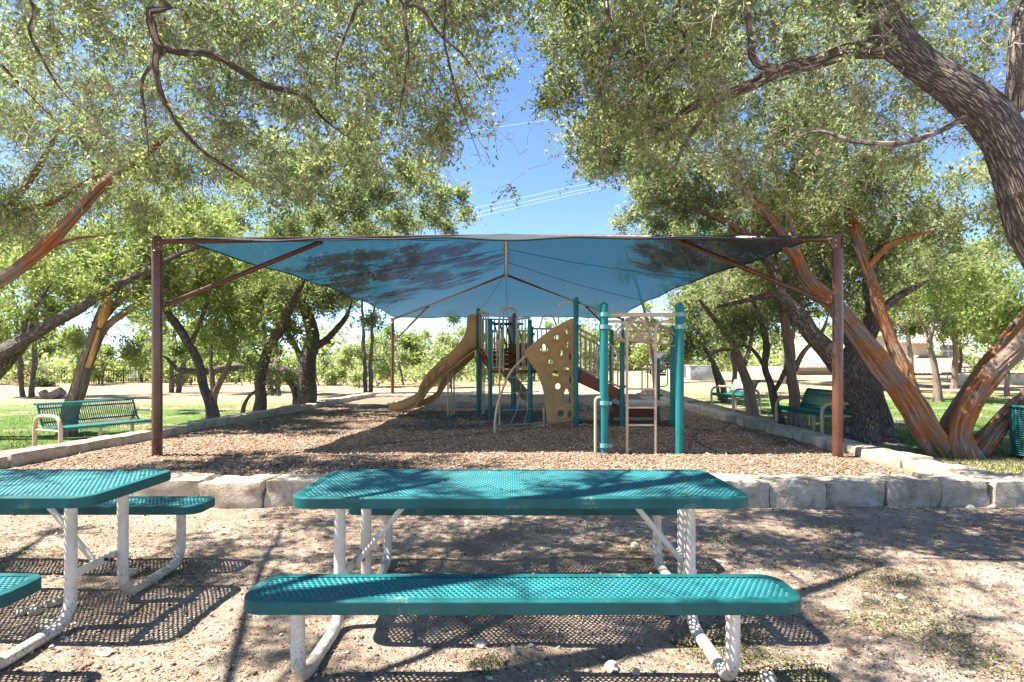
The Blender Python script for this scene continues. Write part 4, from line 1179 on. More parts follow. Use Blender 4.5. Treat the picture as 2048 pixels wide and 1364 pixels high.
FT = 'trees of the far treeline'
far = [(-40, 44, 640, 230, 'bright_leaf'), (80, 52, 655, 200, 'scrub_leaf'), (190, 46, 650, 190, 'bright_leaf'), (290, 50, 668, 180, 'bright_leaf'), (380, 44, 690, 170, 'bright_leaf'),
       (470, 50, 672, 190, 'scrub_leaf'), (560, 46, 690, 160, 'bright_leaf'), (650, 44, 700, 170, 'scrub_leaf'), (735, 40, 676, 170, 'scrub_leaf'), (815, 44, 662, 190, 'bright_leaf'),
       (900, 40, 672, 170, 'scrub_leaf'), (905, 58, 640, 250, 'scrub_leaf'), (985, 44, 672, 170, 'bright_leaf'), (1065, 50, 660, 190, 'scrub_leaf'), (1150, 44, 668, 170, 'scrub_leaf'),
       (1235, 52, 655, 200, 'bright_leaf'), (1310, 46, 690, 140, 'bright_leaf'), (1385, 50, 660, 190, 'scrub_leaf'), (1470, 56, 672, 180, 'bright_leaf'), (1545, 60, 640, 200, 'scrub_leaf'),
       (1150, 60, 600, 200, 'scrub_leaf'), (1330, 62, 590, 230, 'scrub_leaf'), (1990, 42, 640, 190, 'bright_leaf'), (2080, 38, 600, 200, 'scrub_leaf'), (1760, 52, 600, 220, 'scrub_leaf'), (1640, 58, 600, 220, 'scrub_leaf'),
       (700, 62, 640, 220, 'scrub_leaf'), (60, 62, 600, 260, 'scrub_leaf'), (330, 64, 610, 260, 'scrub_leaf'), (520, 64, 620, 240, 'scrub_leaf')]
far_lab = ['grey-green treeline tree at the far left edge above the red shrub', 'pale treeline tree above the dark shrub at the left', 'yellow-green treeline tree behind the snapped juniper', 'yellow-green treeline tree behind the disc golf basket', 'low yellow-green treeline tree behind the curved mossy trunk',
    'grey-green treeline tree behind the twisted double juniper', 'yellow-green treeline tree behind the straight oak trunk', 'grey-green treeline tree behind the forked oak', 'grey-green tree just left of the rear left canopy post', 'yellow-green tree just right of the rear left canopy post',
    'grey-green tree behind the lower half of the slide', 'taller pale tree behind the top of the slide', 'yellow-green tree behind the teal tower posts', 'grey-green tree behind the loop handles', 'grey-green tree behind the climbing panel',
    'yellow-green tree behind the trapeze posts', 'low yellow-green tree behind the front ladder', 'grey-green tree right of the right trapeze post', 'yellow-green tree above the pale blue car', 'grey-green tree behind the crooked forked oak',
    'tall pale tree directly above the climbing panel', 'tall pale tree above the trapeze rings', 'yellow-green tree right of the tiled house', 'grey-green tree at the right edge behind the litter bin', 'grey-green tree rising over the tiled house', 'grey-green tree above the left roof of the tiled house',
    'tall pale tree behind the gap left of the rear canopy post', 'tall pale tree at the far left behind the field', 'tall pale tree behind the left canopy post', 'tall pale tree behind the straight oak on the left']
for i, (px, d, tp, wp, lf) in enumerate(far):
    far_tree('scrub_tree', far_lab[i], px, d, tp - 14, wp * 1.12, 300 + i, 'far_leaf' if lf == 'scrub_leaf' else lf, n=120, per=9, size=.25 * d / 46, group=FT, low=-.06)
ru = np.random.default_rng(77)
nu_ = 30000
xu = ru.uniform(-62, 62, nu_); yu = 49 + 12 * ru.random(nu_) + 3 * np.sin(xu * .2)
tu = 2.0 + 1.5 * wave_noise(xu, yu, .35, 2.0) + .8 * wave_noise(xu, yu, 1.1, .3)
zu = height(xu, yu) + np.maximum(tu, .5) * ru.random(nu_) ** .8
du = unit(ru.normal(size=(nu_, 3)) + np.array([0, 0, .3])); su = unit(np.cross(du, ru.normal(size=(nu_, 3))))
Lu = ru.uniform(.25, .6, (nu_, 1)); pu = np.stack([xu, yu, zu], 1)
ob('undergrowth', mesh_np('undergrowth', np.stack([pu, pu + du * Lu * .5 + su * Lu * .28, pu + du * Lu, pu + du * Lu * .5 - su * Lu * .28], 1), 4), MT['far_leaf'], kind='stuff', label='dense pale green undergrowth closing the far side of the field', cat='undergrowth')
# taller trees whose crowns back up the near boughs
for i, (px, d, tp, wp, lf, lab) in enumerate([(60, 26, 330, 420, 'juniper_leaf', 'tall soft green tree behind the reddish juniper stems at the left edge'),
        (330, 30, 320, 420, 'scrub_leaf', 'tall pale tree rising behind the left canopy post'),
        (560, 27, 330, 360, 'bright_leaf', 'tall tree with airy crown above the left canopy fabric'),
        (735, 30, 380, 330, 'scrub_leaf', 'tall grey-green tree closing the left side of the sky gap'),
        (1330, 30, 330, 330, 'juniper_leaf', 'tall silvery tree right of the sky gap above the canopy'),
        (1560, 27, 280, 380, 'scrub_leaf', 'tall airy tree above the right canopy corner'),
        (1790, 30, 330, 380, 'bright_leaf', 'tall yellow-green tree between the house and the big oak limb'),
        (1930, 28, 500, 260, 'bright_leaf', 'broad yellow-green tree behind the forked juniper stems')]):
    far_tree('background_tree', lab, px, d, tp, wp, 500 + i, lf, n=300, per=9, size=.17, low=.30, depth=.8)
far_tree('red_shrub', 'reddish leaved shrub at the edge of the left field', 68, 42, 745, 46, 601, 'red_leaf', 40, 9, .2, low=.0, cat='shrub', trunk=False)
far_tree('dark_shrub', 'low dark shrub beside the black fence at the left', 75, 41, 755, 90, 602, 'scrub_leaf', 50, 9, .2, low=.0, cat='shrub', trunk=False)
far_tree('bright_shrub', 'bright yellow-green shrub behind the curved oak trunk', 345, 40, 728, 110, 603, 'bright_leaf', 60, 9, .2, low=.0, cat='shrub', trunk=False)
far_tree('bright_shrub', 'small bright green bush by the far picnic table', 1972, 31, 730, 36, 604, 'bright_leaf', 40, 9, .16, low=.0, cat='shrub', trunk=False)

# ------------------------------------------------------------------ tiled house
MT['stucco'] = simple('cream_stucco', [(.3, (.47, .41, .32)), (.7, (.56, .50, .40))], 4, .9, (60, .3, .005))
MT['tile'] = simple('pink_clay_tile', [(.3, (.33, .20, .15)), (.5, (.42, .28, .22)), (.7, (.50, .37, .30))], 3, .85)
MT['glass'] = simple('window_glass', [(.3, (.05, .06, .07)), (.7, (.10, .11, .12))], 2, .08, spec=.8)
MT['brick_base'] = simple('tan_stone_base', [(.3, (.30, .20, .14)), (.7, (.46, .34, .25))], 6, .9)
MT['window_white'] = simple('white_window_frame', [(.3, (.68, .67, .64)), (.7, (.78, .77, .74))], 6, .5)
def tile_roof(p00, p10, p01, p11, pitch=.28, course=.42):
    """barrel-tile sheet between eave p00-p10 and ridge p01-p11"""
    p00, p10, p01, p11 = [Vector(p) for p in (p00, p10, p01, p11)]
    L = (p10 - p00).length; S = (p01 - p00).length
    nu = int(L / pitch) * 6; nv = int(S / course)
    nrm = (p10 - p00).cross(p01 - p00).normalized()
    if nrm.z < 0: nrm = -nrm
    m = MB()
    for j in range(nv):
        V = []
        for k in range(2):
            s = (j + k) / nv
            for i in range(nu + 1):
                t = i / nu
                b = p00.lerp(p10, t).lerp(p01.lerp(p11, t), s)
                h = .055 * abs(math.sin(math.pi * t * (nu / 6))) + (.035 if k == 0 else 0)
                V.append((b + nrm * h)[:])
        Fs = [(i, i + 1, nu + 2 + i, nu + 1 + i) for i in range(nu)]
        m.add(V, Fs)
    return m
hg = float(height(22, 38))
house = thing('tiled_house', 'cream stucco house with pink clay tile roofs behind the right trees', 'house', (23, 39, hg))
def hw(px, py, d): return W(px, py, d)
def wall_box(name, x0, x1, y0, y1, z0, z1, mat, parent):
    m = MB(); m.box(((x0 + x1) / 2, (y0 + y1) / 2, (z0 + z1) / 2), (x1 - x0, y1 - y0, z1 - z0)); return m.build(name, mat, parent, smooth=False)
k38 = 38 / F
def XX(px, d=38): return (px - CX) / F * d
def ZZ(py, d=38): return CAMZ + (HY - py) / F * d
wall_box('wall', XX(1590), XX(1722), 38.2, 46, hg - .3, ZZ(735), MT['stucco'], house)
wall_box('wall_base', XX(1589), XX(1723), 38.14, 38.2, hg - .3, ZZ(742), MT['brick_base'], house)
wall_box('wall', XX(1735), XX(1770), 38.0, 46, hg - .3, ZZ(672), MT['stucco'], house)
wall_box('wall', XX(1800), XX(1962), 38.2, 47, hg - .3, ZZ(748), MT['stucco'], house)
wall_box('wall_base', XX(1799), XX(1963), 38.14, 38.2, hg - .3, ZZ(752), MT['brick_base'], house)
up = wall_box('upper_wall', XX(1822), XX(1925), 40.6, 46.5, ZZ(750), ZZ(684, 40.6), MT['stucco'], house)
tile_roof((XX(1578), 37.6, ZZ(736, 37.6)), (XX(1728), 37.6, ZZ(736, 37.6)), (XX(1625), 42, ZZ(668, 42)), (XX(1715), 42, ZZ(668, 42))).build('roof', MT['tile'], house)
tile_roof((XX(1790), 37.6, ZZ(748, 37.6)), (XX(1970), 37.6, ZZ(748, 37.6)), (XX(1800), 40.58, ZZ(712, 40.58)), (XX(1950), 40.58, ZZ(712, 40.58))).build('roof', MT['tile'], house)
tile_roof((XX(1815, 40), 40.0, ZZ(688, 40)), (XX(1935, 40), 40.0, ZZ(688, 40)), (XX(1850, 43), 43, ZZ(655, 43)), (XX(1905, 43), 43, ZZ(655, 43))).build('roof', MT['tile'], house)
tile_roof((XX(1732), 37.7, ZZ(672, 37.7)), (XX(1774), 37.7, ZZ(672, 37.7)), (XX(1735), 41, ZZ(650, 41)), (XX(1770), 41, ZZ(650, 41))).build('roof', MT['tile'], house)
wm = MB(); x0, x1, z0, z1 = XX(1882, 40.6), XX(1906, 40.6), ZZ(714, 40.6), ZZ(690, 40.6)
wm.box(((x0 + x1) / 2, 40.56, (z0 + z1) / 2), (x1 - x0, .06, z1 - z0))
win = wm.build('window', MT['glass'], house, smooth=False)
fm = MB()
for t in (0, .5, 1): fm.box((x0 + (x1 - x0) * t, 40.52, (z0 + z1) / 2), (.06, .05, z1 - z0 + .06))
for t in (0, .5, 1): fm.box(((x0 + x1) / 2, 40.518, z0 + (z1 - z0) * t), (x1 - x0 + .06, .045, .06))
fm.build('frame', MT['window_white'], win, smooth=False)

h2 = thing('distant_house', 'distant house roof with pinkish gable glimpsed behind the trapeze rings', 'house', (XX(1260, 58), 60, float(height(12, 60))))
d2 = 58
wall_box('wall', XX(1205, d2), XX(1320, d2), d2, d2 + 8, -.5, ZZ(735, d2), MT['stucco'], h2)
tile_roof((XX(1195, d2), d2 - .6, ZZ(737, d2)), (XX(1330, d2), d2 - .6, ZZ(737, d2)), (XX(1225, d2 + 4), d2 + 4, ZZ(702, d2 + 4)), (XX(1300, d2 + 4), d2 + 4, ZZ(702, d2 + 4))).build('roof', MT['tile'], h2)

# ------------------------------------------------------------------ parked cars, cabinets, fence and field things
MT['car_blue'] = paint('pale_blue_car_paint', (.34, .42, .55), .25, None, .6)
MT['car_dark'] = paint('dark_grey_car_paint', (.05, .06, .08), .25, None, .6)
MT['tyre'] = simple('tyre_rubber', [(.3, (.012, .012, .012)), (.7, (.025, .025, .025))], 10, .8)
def car(label, loc, rz, mat):
    c = thing('parked_car', label, 'car', loc, rz, 'cars parked beyond the slope')
    prof = [(-2.2, .35), (-2.25, .75), (-1.95, .95), (-1.3, 1.0), (-.75, 1.42), (.9, 1.46), (1.7, 1.02), (2.2, .95), (2.28, .6), (2.2, .35)]
    m = MB(); V = []
    for s in (-1, 1):
        for x, z in prof:
            ww = .86 if z < 1.05 else .70
            V.append((x, s * ww, z))
    n = len(prof)
    Fs = [(i, (i + 1) % n, n + (i + 1) % n, n + i) for i in range(n)] + [tuple(range(n - 1, -1, -1)), tuple(range(n, 2 * n))]
    m.add(V, Fs)
    body = m.build('body', mat, c, local=True); bv = body.modifiers.new('soft', 'BEVEL'); bv.width = .06; bv.segments = 2
    for s in (-1, 1):
        w = MB(); w.add([(-1.15, s * .80, 1.03), (-.68, s * .735, 1.36), (.85, s * .735, 1.39), (1.4, s * .80, 1.06)], [(0, 1, 2, 3)])
        w.build('side_window', MT['glass'], c, local=True, smooth=False)
        for x in (-1.35, 1.4):
            t = MB(); t.tube([(x, s * .68, .33), (x, s * .89, .33)], .33, 18); tt = t.build('wheel', MT['tyre'], c, local=True)
            t = MB(); t.tube([(x, s * .88, .33), (x, s * .905, .33)], .2, 14); t.build('rim', MT['steel'], tt, local=True)
        hl = MB(); hl.box((-2.22, s * .62, .72), (.08, .3, .14), 0, .02); hl.build('headlight', MT['window_white'], c, local=True)
    w = MB(); w.add([(-1.24, -.76, 1.05), (-1.24, .76, 1.05), (-.8, .68, 1.40), (-.8, -.68, 1.40)], [(0, 1, 2, 3)])
    ws = w.build('windscreen', MT['glass'], c, local=True, smooth=False); ws.location = (-.035, 0, .03)
    return c
def at_ground(px, d): return (XX(px, d), d, float(height(XX(px, d), d)))
car('pale blue car parked beyond the slope above the far right bench', (XX(1478, 52), 52, -1.15), R(10), MT['car_blue'])
car('dark car seen between the two trapeze posts', at_ground(1328, 40), R(75), MT['car_dark'])
MT['cabinet'] = simple('grey_cabinet_paint', [(.3, (.38, .40, .40)), (.7, (.48, .50, .50))], 4, .6)
for px, d, w_, h_, lab in ((1403, 33, 1.5, .75, 'grey utility cabinet on the slope left of the leaning saplings'), (1352, 36, 1.0, .7, 'small pale utility box partly behind the right trapeze post')):
    g = at_ground(px, d)
    u = thing('utility_cabinet', lab, 'utility box', g)
    m = MB(); m.box((g[0], g[1], g[2] + h_ / 2), (w_, .8, h_), 0, .03); m.build('body', MT['cabinet'], u)
    m = MB(); m.box((g[0], g[1], g[2] + h_ + .02), (w_ + .08, .88, .05), 0, .015); m.build('lid', MT['cabinet'], u)
    m = MB(); m.box((g[0], g[1] - .41, g[2] + h_ * .5), (w_ * .44, .03, h_ * .7), 0, .01); m.build('door', MT['cabinet'], u)

fg = at_ground(110, 48)
fe = thing('metal_fence', 'black metal picket fence at the far left of the field', 'fence', fg)
fx0, fx1 = XX(70, 48), XX(430, 48)
m = MB(); m.box(((fx0 + fx1) / 2, 48, fg[2] + 1.05), (fx1 - fx0, .04, .04)); m.build('rail', MT['black_metal'], fe)
m = MB(); m.box(((fx0 + fx1) / 2, 48, fg[2] + .2), (fx1 - fx0, .04, .04)); m.build('rail', MT['black_metal'], fe)
pm = MB(); pm.box((0, 0, .55), (.03, .03, 1.1)); pme = pm.mesh('picket'); pme.materials.append(MT['black_metal'])
xx = fx0; i = 0
while xx < fx1:
    o = ob('picket', pme, None, fe); o.location = (xx, 48, float(height(xx, 48)) - .02)
    if i % 12 == 0: o.scale = (2.4, 2.4, 1.12)
    xx += .2; i += 1

MT['dead_wood'] = simple('weathered_dead_wood', [(.3, (.16, .10, .07)), (.6, (.34, .25, .18)), (.8, (.46, .37, .29))], 6, .9, (20, .8, .02))
lg = G(104, 797)
lo = thing('fallen_log', 'weathered forked log lying on the field behind the slatted bench', 'log', lg)
m = MB()
dl = lg.y
m.tube(catmull([W(125, 783, dl), W(116, 788, dl), W(104, 794, dl), W(94, 794, dl)], .2)[0], .20, 10, rfun=lambda a, l: 1 + .15 * np.sin(3 * a + l * 3))
m.build('trunk', MT['dead_wood'], lo)
m = MB(); m.tube(catmull([W(97, 795, dl), W(90, 790, dl), W(85, 783, dl)], .2)[0], [.17] * (len(catmull([W(97, 795, dl), W(90, 790, dl), W(85, 783, dl)], .2)[0])), 9)
m.build('branch_stub', MT['dead_wood'], lo)

dg = at_ground(268, 42)
bk = thing('disc_golf_basket', 'small steel disc golf basket standing in the dry field', 'disc golf basket', dg)
m = MB(); m.tube([(dg[0], dg[1], dg[2] - .05), (dg[0], dg[1], dg[2] + 1.35)], .03, 8); m.build('pole', MT['steel'], bk)
m = MB()
def ring(c, r, n=16): return [(c[0] + r * math.cos(a), c[1] + r * math.sin(a), c[2]) for a in np.linspace(0, 2 * math.pi, n, endpoint=False)]
m.tube(ring((dg[0], dg[1], dg[2] + .62), .33), .02, 6, closed=True); m.tube(ring((dg[0], dg[1], dg[2] + .82), .33), .02, 6, closed=True)
for p, q in zip(ring((dg[0], dg[1], dg[2] + .62), .33), ring((dg[0], dg[1], dg[2] + .82), .33)): m.tube([p, q], .01, 4); m.tube([p, (dg[0], dg[1], dg[2] + .62)], .01, 4)
m.build('basket', MT['steel'], bk)
m = MB(); m.tube(ring((dg[0], dg[1], dg[2] + 1.3), .3), .035, 6, closed=True); m.build('top_band', MT['window_white'], bk)
m = MB()
for p in ring((dg[0], dg[1], dg[2] + 1.3), .28, 10): m.tube([p, (dg[0] + (p[0] - dg[0]) * .45, dg[1] + (p[1] - dg[1]) * .45, dg[2] + .95), (dg[0], dg[1], dg[2] + .7)], .012, 4)
m.build('chains', MT['steel'], bk, kind='stuff')

# low retaining wall and far picnic table at the right
rw = thing('retaining_wall', 'low pale block retaining wall far right below the distant picnic table', 'stone wall', at_ground(1985, 27))
z_r = float(height(XX(1985, 27), 27))
stone_run(rw, (XX(1915, 27), 27, 0), (XX(2120, 27), 27, 0), [.55, .5, .6, .45, .55, .6, .5, .55], .35, .62, z_r + .5)

# power lines
for i, (y0, y1) in enumerate(((418, 372), (428, 382), (437, 388), (262, 232))):
    m = MB(); d = 70 + i
    m.tube([W(600, y0 + (y0 - y1) * .7, d), W(940, y0, d), W(1150, y1, d + 1), W(1700, y1 - (y0 - y1) * 2.3, d + 3)], .013, 5)
    m.build('power_line', MT['window_white'], label=['lowest', 'second', 'third', 'highest single'][::1][i] + ' thin overhead wire crossing the sky gap' if i == 3 else ['top', 'middle', 'bottom'][i] + ' wire of the thin overhead trio crossing the blue sky gap', cat='power line', group='overhead wires')

# ------------------------------------------------------------------ picnic tables
def rrect(L, Wd, rc, inset=0.0, n=14):
    l, w = L / 2 - inset, Wd / 2 - inset
    r = max(rc - inset, .004)
    out = []
    for cx, cy, a0 in ((l - r, w - r, 0), (-l + r, w - r, 90), (-l + r, -w + r, 180), (l - r, -w + r, 270)):
        for i in range(n):
            a = R(a0 + 90 * i / (n - 1))
            out.append((cx + r * math.cos(a), cy + r * math.sin(a)))
    return out

def perforated(L, Wd, rc, z, y0, pitch=.0265, margin=.022, hole=.37):
    nx = int(L / pitch) + 2; ny = int(Wd / (pitch * .866)) + 2
    C = []
    for j in range(-ny // 2, ny // 2 + 1):
        for i in range(-nx // 2, nx // 2 + 1):
            x = pitch * (i + .5 * (j % 2)); y = pitch * .866 * j
            dx = max(abs(x) - (L / 2 - rc), 0); dy = max(abs(y) - (Wd / 2 - rc), 0)
            if abs(x) > L / 2 - margin or abs(y) > Wd / 2 - margin: continue
            if math.hypot(dx, dy) > rc - margin: continue
            C.append((x, y + y0, z))
    C = np.array(C)
    a = np.arange(6) / 6 * 2 * np.pi + np.pi / 6
    hx = np.stack([np.cos(a), np.sin(a), np.zeros(6)], 1)
    base = np.concatenate([hx * pitch / math.sqrt(3) * 1.0005, hx * pitch * hole, hx * pitch * hole * .96 + np.array([0, 0, -.007])])
    Fs = [(k, (k + 1) % 6, 6 + (k + 1) % 6, 6 + k) for k in range(6)] + [(6 + k, 6 + (k + 1) % 6, 12 + (k + 1) % 6, 12 + k) for k in range(6)]
    return mesh_solids('perforated_sheet', None, Fs, C[:, None, :] + base[None])

def rim(L, Wd, rc, z, y0, h=.055):
    m = MB()
    prof = [(.046, .0015), (.010, .003), (.003, .001), (.0, -.004), (.0, -h + .003), (.003, -h), (.03, -h), (.03, -h + .006)]
    V = []; n = None
    for ins, dz in prof:
        pts = rrect(L, Wd, rc, ins); n = len(pts)
        V += [(x, y + y0, z + dz) for x, y in pts]
    Fs = []
    for k in range(len(prof) - 1):
        for i in range(n):
            j = (i + 1) % n
            Fs.append((k * n + i, (k + 1) * n + i, (k + 1) * n + j, k * n + j))
    m.add(V, Fs)
    return m

def bent(pts, r, rad, sides=14, seg=6):
    """tube through pts with rounded corners of radius r"""
    P = [Vector(p) for p in pts]; out = [P[0]]
    for i in range(1, len(P) - 1):
        a = (P[i - 1] - P[i]); b = (P[i + 1] - P[i])
        k = min(r, a.length * .49, b.length * .49)
        s, e = P[i] + a.normalized() * k, P[i] + b.normalized() * k
        for j in range(seg + 1):
            t = j / seg
            out.append(s.lerp(P[i], t).lerp(P[i].lerp(e, t), t))
    out.append(P[-1])
    m = MB(); m.tube(out, rad, sides); return m

TL = 2.37
def make_table(name, label, loc, group):
    t = thing(name, label, 'picnic table', loc, 0, group)
    top = rim(TL, .80, .10, .762, 0).build('tabletop', MT['teal_rim'], t, local=True, smooth=False)
    ob('perforated_sheet', perforated(TL, .80, .10, .762, 0), MT['teal'], top, local=True)
    for s in (-1, 1):
        st = rim(TL, .325, .10, .462, s * .795).build('seat', MT['teal_rim'], t, local=True, smooth=False)
        ob('perforated_sheet', perforated(TL, .325, .10, .462, s * .795), MT['teal'], st, local=True)
        # bearers under the seat
        for bx in (-.955, 0, .955):
            b = MB(); b.box((bx, s * .795, .428), (.05, .30, .012), 0, .002); b.build('bearer', MT['white_leg'], st, local=True)
    for e in (-1, 1):
        x = e * .955
        for s in (-1, 1):
            off = .03 * s
            bent([(x + off, s * .17, .715), (x + off, s * .17, .035), (x + off, s * .80, .032), (x + off, s * .80, .415)], .15, .031).build('leg', MT['white_leg'], t, local=True)
        b = MB(); b.tube([(x - e * .02, 0, .30), (x - e * .36, 0, .715)], .017, 10)
        b.build('brace', MT['white_leg'], t, local=True)
        b = MB(); b.box((x, 0, .30), (.012, .36, .05), 0, .003); b.build('cross_plate', MT['white_leg'], t, local=True)
        b = MB(); b.tube([(x - .05, .05, .30), (x + .05, .05, .30)], .010, 8); b.build('bolt', MT['black_metal'], t, local=True)
        b = MB(); b.box((x, 0, .712), (.06, .70, .012), 0, .002); b.build('bearer', MT['white_leg'], t, local=True)
    return t
t1 = make_table('picnic_table', 'teal perforated picnic table in the middle foreground with both benches in view', (.045, 3.39, 0), 'teal picnic tables in the foreground')
t2 = copy_tree(t1)
t2.location = (-3.34, 3.40, 0)
t2['label'] = 'teal perforated picnic table cut off by the left edge of the picture'
ft = at_ground(1955, 29.5)
t3 = copy_tree(t1)
t3.location = ft; t3.rotation_euler = (0, 0, R(12))
t3['label'] = 'small distant dark green picnic table above the far retaining wall'
t3['group'] = 'teal picnic tables in the park'

# ------------------------------------------------------------------ benches
def make_bench(label, loc, rz, L=1.75, glare_panel=False):
    t = thing('park_bench', label, 'bench', loc, rz, 'green metal benches around the play area')
    prof = [(-.02, .37), (-.035, .405), (-.01, .43), (.08, .425), (.22, .41), (.36, .415), (.43, .46), (.475, .56), (.52, .68), (.555, .76), (.595, .79), (.63, .77)]
    C, _ = catmull([(0, a, b) for a, b in prof], .05)
    m = MB(); n = int(L / .034)
    for i in range(n + 1):
        x = -L / 2 + L * i / n
        m.tube(C + np.array([x, 0, 0]), .008, 5, False)
    m.build('slats', MT['green_bench'], t, local=True, kind='stuff')
    for x in (-L / 2 - .012, L / 2 + .012):
        e = MB(); e.tube(C + np.array([x, 0, 0]), .016, 8); e.build('end_rail', MT['green_bench'], t, local=True)
    for y, z in ((.0, .415), (.30, .40), (.455, .50), (.54, .715), (.60, .775)):
        e = MB(); e.tube([(-L / 2, y, z - .012), (L / 2, y, z - .012)], .013, 8); e.build('strap', MT['green_bench'], t, local=True)
    for s in (-1, 1):
        x = s * (L / 2 + .03)
        bent([(x, -.04, -.12), (x, -.06, .60), (x, .58, .60), (x, .60, -.12)], .2, .030).build('arm_leg', MT['tan_metal'], t, local=True)
        e = MB(); e.tube([(x, -.05, .38), (x, .56, .38)], .018, 8); e.build('seat_bracket', MT['tan_metal'], t, local=True)
    e = MB(); e.tube([(0, .25, -.12), (0, .25, .39)], .028, 10); e.build('leg', MT['tan_metal'], t, local=True)
    if glare_panel:  # pale plate imitates sun glare on the perforated green back
        e = MB(); V = []; Fs = []
        cc = [c for c in C if c[1] > .43 and c[2] < .785 and c[1] < .58]
        for c in cc: V += [(-L / 2 * .94, c[1] - .014, c[2] + .006), (L / 2 * .94, c[1] - .014, c[2] + .006)]
        Fs = [(2 * i, 2 * i + 1, 2 * i + 3, 2 * i + 2) for i in range(len(cc) - 1)]
        e.add(V, Fs); q = e.build('back_panel', MT['window_white'], t, local=True, label='pale back panel standing in for sun glare, with raised scroll pattern')
        sd = q.modifiers.new('t', 'SOLIDIFY'); sd.thickness = .006
        e = MB()
        def bp(u, v):   # point on the panel
            c = cc[int(min(v, .999) * len(cc))]; return (u * L / 2 * .94, c[1] - .024, c[2] + .004)
        for u0, u1 in ((-.85, -.45), (-.3, .3), (.45, .85)):
            e.tube([bp(u0, .25), bp(u1, .25), bp(u1, .75), bp(u0, .75), bp(u0, .25)], .010, 5)
        e.build('scroll_pattern', MT['steel'], q, local=True)
    return t
make_bench('long slatted green bench with tan arm loops beside the left kerb and snapped juniper', (-6.62, 9.72, .02), R(67.5), 1.5)
b1 = make_bench('sunlit green bench half hidden by the right canopy post', (5.42, 11.1, float(height(5.7, 11.1))), R(-90), 1.7)
b2 = make_bench('green bench with glare-whitened patterned back farther along the right kerb', (5.42, 15.1, float(height(5.7, 15.1))), R(-90), 1.5, True)

# ------------------------------------------------------------------ litter bin at the right edge
bx, by = XX(2072, 8.4), 8.4; bz = float(height(bx, by))
tb = thing('litter_bin', 'dark teal ribbed litter bin cut off by the right edge', 'litter bin', (bx, by, bz))
m = MB()
for i in range(30):
    a = 2 * math.pi * i / 30
    m.tube([(bx + .27 * math.cos(a), by + .27 * math.sin(a), bz + .04), (bx + .29 * math.cos(a), by + .29 * math.sin(a), bz + .72)], .014, 5)
for k in range(22):
    z = bz + .06 + k * .031
    m.tube(ring((bx, by, z), .285, 28), .010, 5, closed=True)
m.build('ribbed_body', MT['teal_rim'], tb)
m = MB(); m.tube(ring((bx, by, bz + .74), .295, 28), .022, 8, closed=True); m.build('top_ring', MT['teal_rim'], tb)
m = MB(); m.tube([(bx, by, bz - .02), (bx, by, bz + .08)], .2, 20); m.build('base', MT['black_metal'], tb)
m = MB(); m.tube([(bx, by, bz + .05), (bx, by, bz + .70)], .255, 24); m.build('liner', MT['black_metal'], tb)

# ------------------------------------------------------------------ play structure
ps = thing('play_structure', 'teal and tan playground structure with slide, climbing panel and trapeze rings under the canopy', 'playground structure', (1.0, 12.5, MULCH))
def tpost(x, y, top, r, clamps=()):
    m = MB()
    zs = [-.2, top - r] + [top - r + r * math.sin(a) for a in np.linspace(.2, math.pi / 2, 5)]
    rs_ = [r, r] + [max(r * math.cos(a), .004) for a in np.linspace(.2, math.pi / 2, 5)]
    m.tube([(x, y, z) for z in zs], rs_, 20)
    p = m.build('post', MT['teal_post'], ps)
    for z in clamps:
        c = MB(); c.tube([(x, y, z - .03), (x, y, z + .03)], r + .010, 18)
        c.box((x + r + .025, y - .01, z), (.05, .06, .05), 0, .006)
        c.build('clamp', MT['clamp'] if r > .06 else MT['teal_post'], p)
    return p
P1, P2 = (1.344, 8.62), (2.447, 8.62)
P3, P4, P5, P6 = (2.29, 12.26), (3.335, 12.26), (2.26, 13.4), (3.34, 13.5)
P7, P8, P9, P10, P11, P12 = (1.32, 12.16), (.42, 13.4), (-.516, 14.0), (-.837, 14.66), (.064, 15.1), (.44, 14.5)
tpost(*P1, 2.33, .063, (2.15, 1.97, .86, .24)); tpost(*P2, 2.33, .063, (2.15, 1.97))
tpost(*P3, 2.15, .052, (1.9, .62, .95)); tpost(*P4, 2.22, .052, (2.0, .62)); tpost(*P5, 2.2, .052, (1.6, .7)); tpost(*P6, 1.55, .052, (.7,))
tpost(*P7, 2.80, .052, (2.68, 2.2, 1.3, .55)); tpost(*P8, 2.30, .052, (2.1, 1.3)); tpost(*P9, 2.50, .052, (2.4, 2.2, 1.35)); tpost(*P10, 2.80, .052, (2.6, 1.9))
tpost(*P11, 2.72, .052, (2.4, 1.3)); tpost(*P12, 2.52, .052, (2.3,)); tpost(1.35, 13.45, 2.45, .052, (2.1,)); tpost(-.84, 15.65, 2.75, .052); tpost(.02, 15.75, 2.6, .052)

def deck(poly, z, th=.07, name='deck', mat='red_brown'):
    n = len(poly); m = MB()
    V = [(x, y, z) for x, y in poly] + [(x, y, z - th) for x, y in poly]
    Fs = [tuple(range(n)), tuple(range(2 * n - 1, n - 1, -1))] + [(i, n + i, n + (i + 1) % n, (i + 1) % n) for i in range(n)]
    m.add(V, Fs); o = m.build(name, MT[mat], ps, smooth=False)
    b_ = o.modifiers.new('b', 'BEVEL'); b_.width = .012; b_.segments = 2
    return o
deck([P9, P8, (.95, 14.2), P11], 1.27)
deck([(-.837, 14.62), (-.49, 14.1), (.04, 15.12), (.02, 15.7), (-.84, 15.65)], 1.73)
deck([(1.30, 12.25), (1.36, 13.45), (.5, 13.45)], 1.28)
deck([(2.25, 12.24), (3.36, 12.24), (3.3, 13.45), (2.25, 13.42)], .60, .06, 'deck', 'tan_metal')
m = MB(); m.box((2.65, 13.15, .38), (.9, .5, .26), 0, .02); m.build('step', MT['red_brown'], ps)
